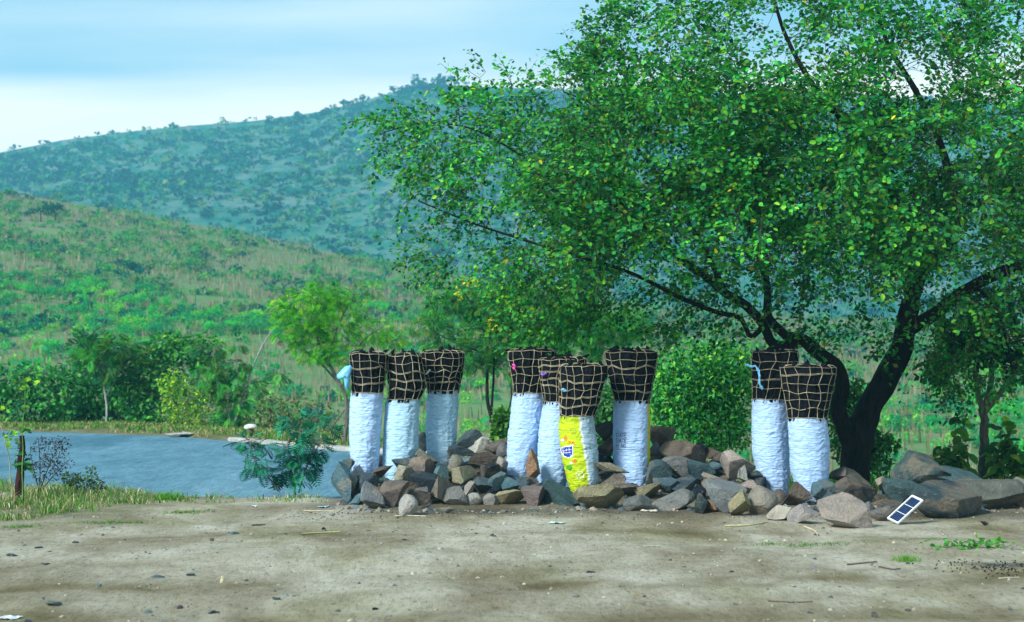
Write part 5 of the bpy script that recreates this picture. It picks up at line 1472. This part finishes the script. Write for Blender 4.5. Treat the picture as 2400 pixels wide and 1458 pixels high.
# small grass patches on the dirt
def weed(label, px, py, wpx, hpx, n, hmin, hmax, cols=GR[:3], leafy=False, name='weed_patch'):
    c0 = on_ground(px, py); s = c0[1] / FPX
    P_ = np.stack([c0[0] + rng.normal(size=n) * wpx * s * .42, c0[1] + rng.normal(size=n) * hpx * s * 2.6, np.zeros(n)], -1)
    if leafy:
        P_[:, 2] = ground_z(P_[:, 0], P_[:, 1]) + rng.uniform(0, hmax, n)
        mx2 = Mix(); mx2.add(*place(LEAF_V, LEAF_F, P_, unit(rng.normal(size=(n, 3)) * np.array([1, 1, .4])), unit(np.array([0, -.3, 1]) + .4 * rng.normal(size=(n, 3))), rng.uniform(.03, .065, n), palette(n, cols)))
        stp = Mix()
        for q in P_[::6]: mx2.add(*tube(np.array([[q[0], q[1], float(ground_z(q[0], q[1])) - .01], q]), [.002, .0015], 3), (.06, .15, .03))
        o = link(name, mx2.mesh(name, [M_LEAF], False))
        return tag(o, label, 'weed', 'weeds growing on the dirt lot', 'stuff')
    o = patch_grass(name, label, P_, hmin, hmax, .008, None, cols, .8, 'weeds growing on the dirt lot', 'weed')
    return o
weed('leafy green weed patch on the dirt at the lower right', 2288, 1284, 110, 9, 170, 0, .075, [(.07, .27, .035), (.04, .19, .035), (.12, .33, .04)], True)
weed('small bright green grass tuft left of the leafy weed patch', 2126, 1316, 30, 5, 120, .04, .11, [(.1, .3, .03), (.16, .36, .04)])
weed('sparse thin grass on the dirt before the largest tan boulder', 1905, 1278, 150, 9, 260, .02, .05)
weed('tiny grass wisp in front of the pale block stones', 1800, 1276, 40, 6, 60, .02, .05)
weed('green creeping grass patch on the dirt in front of the road', 440, 1202, 70, 6, 330, .02, .06, GR[:3] + [(.3, .3, .1)])
weed('thin green creeper strip on the dirt at left', 262, 1226, 120, 6, 380, .015, .05)
weed('green creeper bit at the left picture edge', 52, 1236, 60, 5, 200, .015, .05)
weed('bright green grass tuft at the near road edge in front of the blue road', 395, 1172, 40, 6, 260, .06, .2, [(.09, .28, .03), (.14, .34, .04)])
weed('bright green grass clump at the near road edge left of saplings', 560, 1162, 60, 5, 220, .04, .11, [(.09, .28, .03), (.14, .34, .04)])
weed('bright green grass clump below the bushy sapling', 690, 1160, 55, 5, 260, .04, .11, [(.09, .28, .03), (.14, .34, .04)])

# ================================================================== PLANTS AND STUMP AT THE LEFT
D = 23.3
def sstem(label, name, cat, pts, r0, r1, leaves, cols, size, D, bark=M_BARK_GREY, leaf=LF, group=None):
    root = empty(name, W(pts[0][0], pts[0][1], D), label, cat, group)
    pr = resample(np.array([W(a, b, D) for a, b in pts]), 18)
    pr[:, 1] += .02 * np.sin(np.arange(18))
    link('stem', make_mesh('stem', *tube(pr, np.linspace(r0, r1, 18), 8), [bark], True), root)
    Lp = np.concatenate([W(a, b, D) + rng.normal(size=(k, 3)) * np.array([sx_, .03, sz_]) * D / FPX * 1.0 * np.array([1, 190, 1]) for a, b, sx_, sz_, k in leaves])
    n = len(Lp)
    mx2 = Mix(); mx2.add(*place(leaf[0], leaf[1], Lp, unit(rng.normal(size=(n, 3)) * np.array([1, .6, .5])), unit(np.array([-.1, -.5, .7]) + .4 * rng.normal(size=(n, 3))), size * rng.uniform(.7, 1.3, n), palette(n, cols)))
    link('foliage', mx2.mesh('foliage', [M_LEAF], False), root)
    return root
sstem('dark reddish stump sprouting small leaves at the left edge', 'stump', 'stump', [(44, 1180), (46, 1140), (48, 1090), (52, 1050), (52, 1022)], .062, .03, [(52, 1085, 10, 12, 26), (60, 1090, 6, 8, 10), (44, 1045, 8, 8, 12)], [(.02, .11, .03), (.04, .17, .03)], .075, D, M_BARK_RED)
sstem('tall thin weed with yellow-green top leaves at the left edge', 'weed_stalk', 'weed', [(52, 1178), (53, 1060), (53, 1000), (58, 940), (60, 905)], .008, .004, [(52, 886, 6, 6, 7), (64, 900, 14, 7, 12), (56, 1008, 9, 4, 10), (28, 1014, 9, 4, 9), (57, 960, 8, 12, 5)], [(.22, .45, .02), (.12, .32, .03), (.03, .14, .04)], .085, 23.1, bark=print_mat('green_stem', (.12, .24, .05)))
sstem('pair of thin stems with lime leaves at the very left edge', 'weed_stalk', 'weed', [(30, 1178), (24, 1100), (14, 1040), (2, 1000), (-6, 960)], .009, .004, [(0, 958, 5, 8, 8), (20, 1035, 8, 8, 8)], [(.25, .46, .02), (.12, .32, .03)], .08, 23.4, bark=print_mat('pale_stem', (.25, .26, .16)))
D = 24.2
shrub('dry_shrub', 'dark reddish dry shrub with tiny leaves beside the stump', 'shrub', W(92, 1150, D), [(pxs(D, (92, 1155), (94, 1090), (90, 1030)), .008, .003), (pxs(D, (92, 1155), (120, 1080), (150, 1025)), .008, .003), (pxs(D, (92, 1155), (75, 1080), (70, 1050)), .007, .003), (pxs(D, (92, 1155), (130, 1110), (165, 1075)), .007, .003)],
      [cl(D, 95, 1060, 26, 40), cl(D, 125, 1060, 30, 35), cl(D, 140, 1040, 26, 18), cl(D, 110, 1100, 40, 30), cl(D, 150, 1085, 22, 22)], 620, SL_, .035, [(.05, .018, .022), (.03, .02, .02), (.07, .03, .03), (.02, .035, .02)], None, M_BARK_RED, None, per=4, spread=1.0, kmax=.004, r_tip=.0018, sag=.02)
D = 24.0
shrub('weed_bush', 'grey-green straggly weed right of the dry shrub', 'weed', W(215, 1165, D), [(pxs(D, (215, 1168), (215, 1120), (218, 1090)), .006, .002), (pxs(D, (200, 1168), (185, 1130), (170, 1110)), .006, .002), (pxs(D, (215, 1168), (235, 1140), (246, 1125)), .005, .002)],
      [cl(D, 215, 1110, 14, 18), cl(D, 190, 1130, 30, 18), cl(D, 225, 1140, 26, 16), cl(D, 165, 1120, 22, 16)], 420, SL_, .05, [(.05, .12, .035), (.09, .17, .04), (.03, .07, .03)], None, M_BARK_GREY, None, per=5, spread=1.0, kmax=.004, r_tip=.0018)
for k, (a, b, t_, lb) in enumerate([(12, 1166, .30, 'tan rock half in the grass at the left picture edge')]):
    q = W(a, b, 23.7); add_rock('rock', q, .22, .12, 'tan', 'r', 0, 777, lb)

# stone marker and slab at the far road edge
q = W(588, 1030, 44.0); zg = float(ground_z(q[0], q[1]))
mk = empty('stone_marker', (q[0], q[1], zg), 'white flat-topped mushroom shaped stone on the far road edge', 'stone')
v = rock_verts(51, 'r', 3) * np.array([.33, .30, .125]); v[:, 2] += .215
o = link('cap', make_mesh('cap', v, ICO[3][1], [M_ROCK], True), mk, (0, 0, 0)); o.color = (.95, .95, .92, 1)
v = rock_verts(52, 'r', 3) * np.array([.15, .15, .24]); v[:, 2] += .08
o = link('base', make_mesh('base', v, ICO[3][1], [M_ROCK], True), mk, (0, 0, 0)); o.color = (.05, .06, .05, 1)
q = W(420, 1026, 45.2); v = rock_verts(53, 's', 3) * np.array([.72, .5, .07])
o = link('concrete_slab', make_mesh('concrete_slab', v, ICO[3][1], [M_KERB]), None, (q[0], q[1], float(road_z(q[0])) + .06)); tag(o, 'flat pale concrete slab lying at the far road edge', 'slab')

# ================================================================== SOLAR PANEL
M_ALU, t, p = mat('white_aluminium', .4, .5); p.inputs['Base Color'].default_value = (.78, .82, .84, 1)
M_CELL, t, p = mat('solar_cell', .12, .6)
br = N(t, 'ShaderNodeTexBrick'); br.offset = 0; br.inputs['Scale'].default_value = 60; br.inputs['Mortar Size'].default_value = .03; br.inputs['Brick Width'].default_value = .6; br.inputs['Row Height'].default_value = .6
br.inputs['Color1'].default_value = (.008, .014, .05, 1); br.inputs['Color2'].default_value = (.010, .018, .06, 1); br.inputs['Mortar'].default_value = (.05, .09, .2, 1)
t.links.new(coords(t), br.inputs['Vector']); t.links.new(br.outputs[0], p.inputs['Base Color'])
PD = 20.45
b0 = W(2092, 1223, PD); uu = unit(np.array([.74, .30, .60])); vv_ = np.array([-.55, .75, .25]); vv_ = unit(vv_ - uu * (vv_ @ uu)); nn_ = np.cross(uu, vv_)
pl_l, pl_w = .40, .165
panel = bpy.data.objects.new('solar_panel', None); COL.objects.link(panel)
ctr_ = b0 + uu * pl_l / 2 + np.array([0, 0, .006])
panel.location = tuple(ctr_); tag(panel, 'small solar panel with white frame leaning on a boulder', 'solar panel')
Rm = Matrix(((uu[0], vv_[0], nn_[0]), (uu[1], vv_[1], nn_[1]), (uu[2], vv_[2], nn_[2])))
panel.rotation_euler = Rm.to_euler()
def pbox(name, cx_, cy_, cz_, sx_, sy_, sz_, mm): 
    o = link(name, box_mesh(name, sx_, sy_, sz_, [mm], .0015, 0, 0), panel, (cx_, cy_, cz_)); return o
pbox('back_sheet', 0, 0, -.006, pl_l - .01, pl_w - .01, .006, M_ALU)
for s_ in (-1, 1):
    pbox('frame_rail', 0, s_ * (pl_w / 2 - .006), 0, pl_l, .012, .022, M_ALU)
    pbox('frame_rail', s_ * (pl_l / 2 - .008), 0, .0006, .016, pl_w - .0245, .022, M_ALU)
for k in range(3):
    pbox('cell', (k - 1) * .122, 0, .0005, .112, pl_w - .034, .008, M_CELL)

# ================================================================== STONES, STICKS AND LITTER ON THE DIRT
LOOSE = [(28,1298,30,10,'slate','flat grey stone near the left picture edge'),(92,1281,24,8,'slate','flat dark stone right of the one at the left edge'),(178,1268,18,8,'grey','grey pebble in the dirt at left below the grass'),
 (126,1411,40,14,'teal','flat blue-grey stone low at left'),(105,1320,26,9,'dark','dark flat stone at left in the tyre track'),(447,1343,24,11,'teal','bluish stone left of the white stick'),(368,1348,46,10,'teal','pale blue flat shard on the dirt at left'),
 (422,1420,18,14,'dark','dark pebble at bottom left of centre'),(497,1432,22,11,'slate','rounded dark pebble near the bottom edge'),(496,1262,14,12,'tan','small tan stone in the middle distance at left'),(759,1236,13,10,'dark','dark pointed pebble below the bushy sapling'),
 (548,1247,30,9,'teal','flat teal stone on the dirt below the road'),(1152,1251,13,9,'dark','black charcoal lump in the middle of the lot'),(948,1264,16,6,'dark','thin black sliver left of the charcoal lump'),(1385,1338,28,7,'dark','dark charcoal scrap on the dirt right of centre'),
 (1714,1338,14,6,'dark','dark chip on the dirt at right of centre'),(1500,1392,34,12,'olive','olive clod of earth near the bottom centre'),(1350,1394,20,9,'grey','grey clod left of the olive clod'),(2050,1436,18,22,'slate','pointed upright stone near the bottom right'),
 (2128,1428,18,9,'brown','brown stone beside the pointed upright one'),(1900,1432,22,9,'slate','dark flat stone low at right'),(1725,1414,16,7,'slate','slate chip low right of centre'),(880,1424,20,10,'dark','dark chip at bottom centre'),
 (790,1428,20,10,'slate','slate chip left of bottom centre'),(648,1400,26,9,'slate','flat slate stone below the white stick'),(1290,1325,14,6,'slate','small slate chip in the middle of the lot'),(66,1452,20,10,'slate','grey stone at the bottom left corner'),
 (348,1430,24,10,'teal','bluish chip at the bottom left'),(230,1370,18,8,'teal','teal chip left of the blue flat shard'),(2215,1262,14,8,'slate','dark pebble left of leafy weed patch')]
for k, (a, b, w_, h_, tn_, lb) in enumerate(LOOSE):
    g0 = on_ground(a, b + h_ / 2); s = g0[1] / FPX
    add_rock('loose_stone', (g0[0], g0[1], g0[2] + h_ * s * .16), w_ * s * .85, max(h_ * s * .9, .018), tn_, 'a', 0, 1500 + k, lb, 'loose stones on the dirt lot', deep=w_ * s * .9, sub=2, cat='stone')
# gravel: far too many to count
def gravel(name, label, n, x0, x1, y0, y1, smin, smax, cols, wts=None, thr=0, pw=4):
    x = rng.uniform(x0, x1, n); y = rng.uniform(y0, y1, n)
    k = (vnoise(x * 1.3, y * 1.3, 8) > thr) & (y < near_edge(x) - .3); x, y = x[k], y[k]; n = len(x)
    s = smin + (smax - smin) * rng.random(n) ** pw
    P_ = np.stack([x, y, ground_z(x, y) + s * .05], -1)
    a = rng.uniform(0, 6.28, n)
    sc_ = np.stack([s, s * rng.uniform(.6, 1.3, n), s * rng.uniform(.35, .75, n)], -1)
    T = ICO[1][0] * (1 + .18 * np.random.default_rng(4).normal(size=(len(ICO[1][0]), 1)))
    mx2 = Mix(); mx2.add(*place(T, ICO[1][1], P_, np.stack([np.cos(a), np.sin(a), 0 * a], -1), unit(np.array([0, 0, 1.]) + .2 * rng.normal(size=(n, 3))), sc_, palette(n, cols, .25, wts)))
    return tag(link(name, mx2.mesh(name, [M_DEBRIS], False)), label, 'gravel', kind='stuff')
gravel('gravel', 'fine gravel and crumbs of earth scattered over the dirt lot', 7500, -6.5, 6.5, 12, 22.4, .003, .026, [(.27, .25, .19), (.20, .19, .16), (.12, .15, .155), (.06, .07, .075), (.52, .5, .43)], [.42, .32, .15, .11, .0], .30, 8)
gravel('charcoal_crumbs', 'black charcoal crumbs scattered in front of the rock pile', 1700, -2.6, 5.6, 20.9, 22.4, .003, .012, [(.012, .014, .018), (.03, .033, .038), (.1, .1, .09)], [.6, .3, .1], .25, 2.5)
gravel('rubble', 'small stone chips packed between the rocks of the pile', 1500, -2.1, 6.2, 21.6, 24.2, .012, .06, [(.10, .13, .14), (.18, .16, .13), (.05, .06, .07), (.26, .24, .19)], None, .2, 2.5)
x0 = on_ground(2330, 1330)
nn2 = 190; P2 = np.stack([x0[0] + rng.normal(size=nn2) * .24, x0[1] + rng.normal(size=nn2) * .26, np.zeros(nn2)], -1); P2[:, 2] = ground_z(P2[:, 0], P2[:, 1]) + .004
mx2 = Mix(); mx2.add(*place(ICO[1][0], ICO[1][1], P2, rand_dir(nn2), rand_dir(nn2), rng.uniform(.003, .010, nn2), palette(nn2, [(.008, .009, .012), (.02, .02, .024)])))
tag(link('charcoal_spill', mx2.mesh('charcoal_spill', [M_DEBRIS], False)), 'spilled black charcoal bits at the lower right', 'charcoal', kind='stuff')
# straws, sticks, scraps
def stick(name, label, cat, pts, r0, col, D0=None, group=None, flat=1.0):
    g0 = np.array([on_ground(a, b) for a, b in pts]); g0[:, 2] += r0 * .9
    pr = resample(g0, max(6, 4 * len(pts))) if len(pts) > 2 else np.linspace(g0[0], g0[1], 8)
    pr[:, 2] = np.maximum(pr[:, 2], ground_z(pr[:, 0], pr[:, 1]) + r0 * .6)
    v_, f_ = tube(pr, np.linspace(r0, r0 * .6, len(pr)), 6)
    o = link(name, make_mesh(name, v_, f_, [M_DEBRIS], True, np.tile(col, (len(v_), 1))))
    return tag(o, label, cat, group)
ST = [('straw', 'long pale straw on the dirt before the speckled grey-white block', [(1698, 1235), (1750, 1233), (1798, 1225)], .011, (.55, .52, .28)),
      ('straw', 'bent pale straw on the dirt before the largest tan boulder', [(1885, 1236), (1905, 1244), (1918, 1256)], .011, (.5, .42, .28)),
      ('straw', 'yellow-green straw on the dirt at left of centre', [(705, 1254), (745, 1251), (796, 1248)], .010, (.42, .44, .16)),
      ('twig', 'dark twig on the dirt below the bushy sapling', [(590, 1233), (622, 1231)], .008, (.06, .05, .04)),
      ('straw', 'pale straw in front of the leftmost rocks', [(712, 1198), (760, 1199), (806, 1200)], .007, (.5, .45, .32)),
      ('straw', 'pale straw under the pale tan front rock', [(925, 1211), (960, 1210), (998, 1211)], .008, (.55, .5, .38)),
      ('twig', 'long thin dark twig near the bottom right', [(1800, 1410), (1850, 1413), (1905, 1412)], .006, (.09, .07, .05)),
      ('twig', 'brown twig right of centre below the thin grass', [(1985, 1325), (2015, 1322), (2055, 1318)], .008, (.14, .1, .07)),
      ('twig', 'dark twig below the small grass tuft', [(2060, 1330), (2095, 1336), (2110, 1334)], .007, (.08, .06, .05)),
      ('straw', 'pale thin straw at the lower right beside the charcoal spill', [(2340, 1357), (2390, 1354)], .005, (.5, .45, .35)),
      ('straw', 'pale straw scrap in the middle of the lot', [(1505, 1283), (1550, 1281)], .008, (.5, .45, .34))]
for nm, lb, pts, r0, col in ST: stick(nm, lb, 'straw' if nm == 'straw' else 'twig', pts, r0, col, group='straws and twigs on the dirt')
g0 = on_ground(520, 1366)
o = link('wood_chip', box_mesh('wood_chip', .02, .012, .055, [M_DEBRIS], .003, 3, .002), None, (g0[0], g0[1], g0[2] + .024)); o.rotation_euler = (.2, .12, .4)
at = o.data.color_attributes.new('Col', 'FLOAT_COLOR', 'POINT'); at.data.foreach_set('color', np.tile([.75, .72, .45, 1], len(o.data.vertices)).astype(np.float32))
tag(o, 'pale upright wood chip in the dirt at left', 'wood chip')
def litter(name, label, px, py, wx, wy, col, seed, cat):
    g0 = on_ground(px, py); r = np.random.default_rng(seed); nx_, ny_ = 9, 6
    a, b = np.meshgrid(np.linspace(-.5, .5, nx_), np.linspace(-.5, .5, ny_))
    V = np.stack([g0[0] + a * wx + .2 * wx * b, g0[1] + b * wy, 0 * a], -1) + r.normal(size=(ny_, nx_, 3)) * .006
    V[..., 2] = ground_z(V[..., 0], V[..., 1]) + .012 + .014 * fbm(a * 5 + seed, b * 5, seed, 2)
    top_ = V.reshape(-1, 3); bot = top_ - np.array([0, 0, .003])
    f_ = grid_faces(nx_, ny_); 
    o = link(name, make_mesh(name, np.concatenate([top_, bot]), np.concatenate([f_, f_[:, ::-1] + len(top_)]), [M_DEBRIS], False, np.tile(col, (2 * len(top_), 1))))
    return tag(o, label, cat)
litter('litter', 'white paper scrap at the bottom left corner', 22, 1450, .13, .14, (.68, .74, .78), 1, 'litter')
litter('litter', 'pale blue plastic scrap before the rock pile at left', 757, 1190, .11, .16, (.45, .62, .72), 2, 'litter')
litter('litter', 'pale green leaf scrap in front of the yellow sack', 1304, 1227, .16, .12, (.42, .62, .48), 3, 'litter')
litter('litter', 'pale cream shard of card before the long pitted boulder', 1522, 1199, .17, .12, (.6, .55, .45), 4, 'litter')
litter('litter', 'tiny bright blue scrap by the left end of the rocks', 826, 1184, .09, .16, (.10, .32, .45), 5, 'litter')
litter('litter', 'tiny white scrap on the dirt before the saplings', 596, 1188, .05, .08, (.7, .75, .78), 6, 'litter')

# ================================================================== HAZE
zmax = 142.0
hz = link('haze', box_mesh('haze', 1500, 1960, zmax + 12, [], 0, 0, 0), None, (0, 900, (zmax - 12) / 2))
m = bpy.data.materials.new('haze_air'); m.use_nodes = True
t = m.node_tree; t.nodes.clear()
o_ = N(t, 'ShaderNodeOutputMaterial'); pv = N(t, 'ShaderNodeVolumePrincipled')
pv.inputs['Color'].default_value = (.22, .80, 1.0, 1); pv.inputs['Density'].default_value = .00056; pv.inputs['Anisotropy'].default_value = .0
t.links.new(pv.outputs[0], o_.inputs['Volume'])
hz.data.materials.append(m)
tag(hz, 'thin blue haze over the valley and hills', 'haze', kind='stuff')
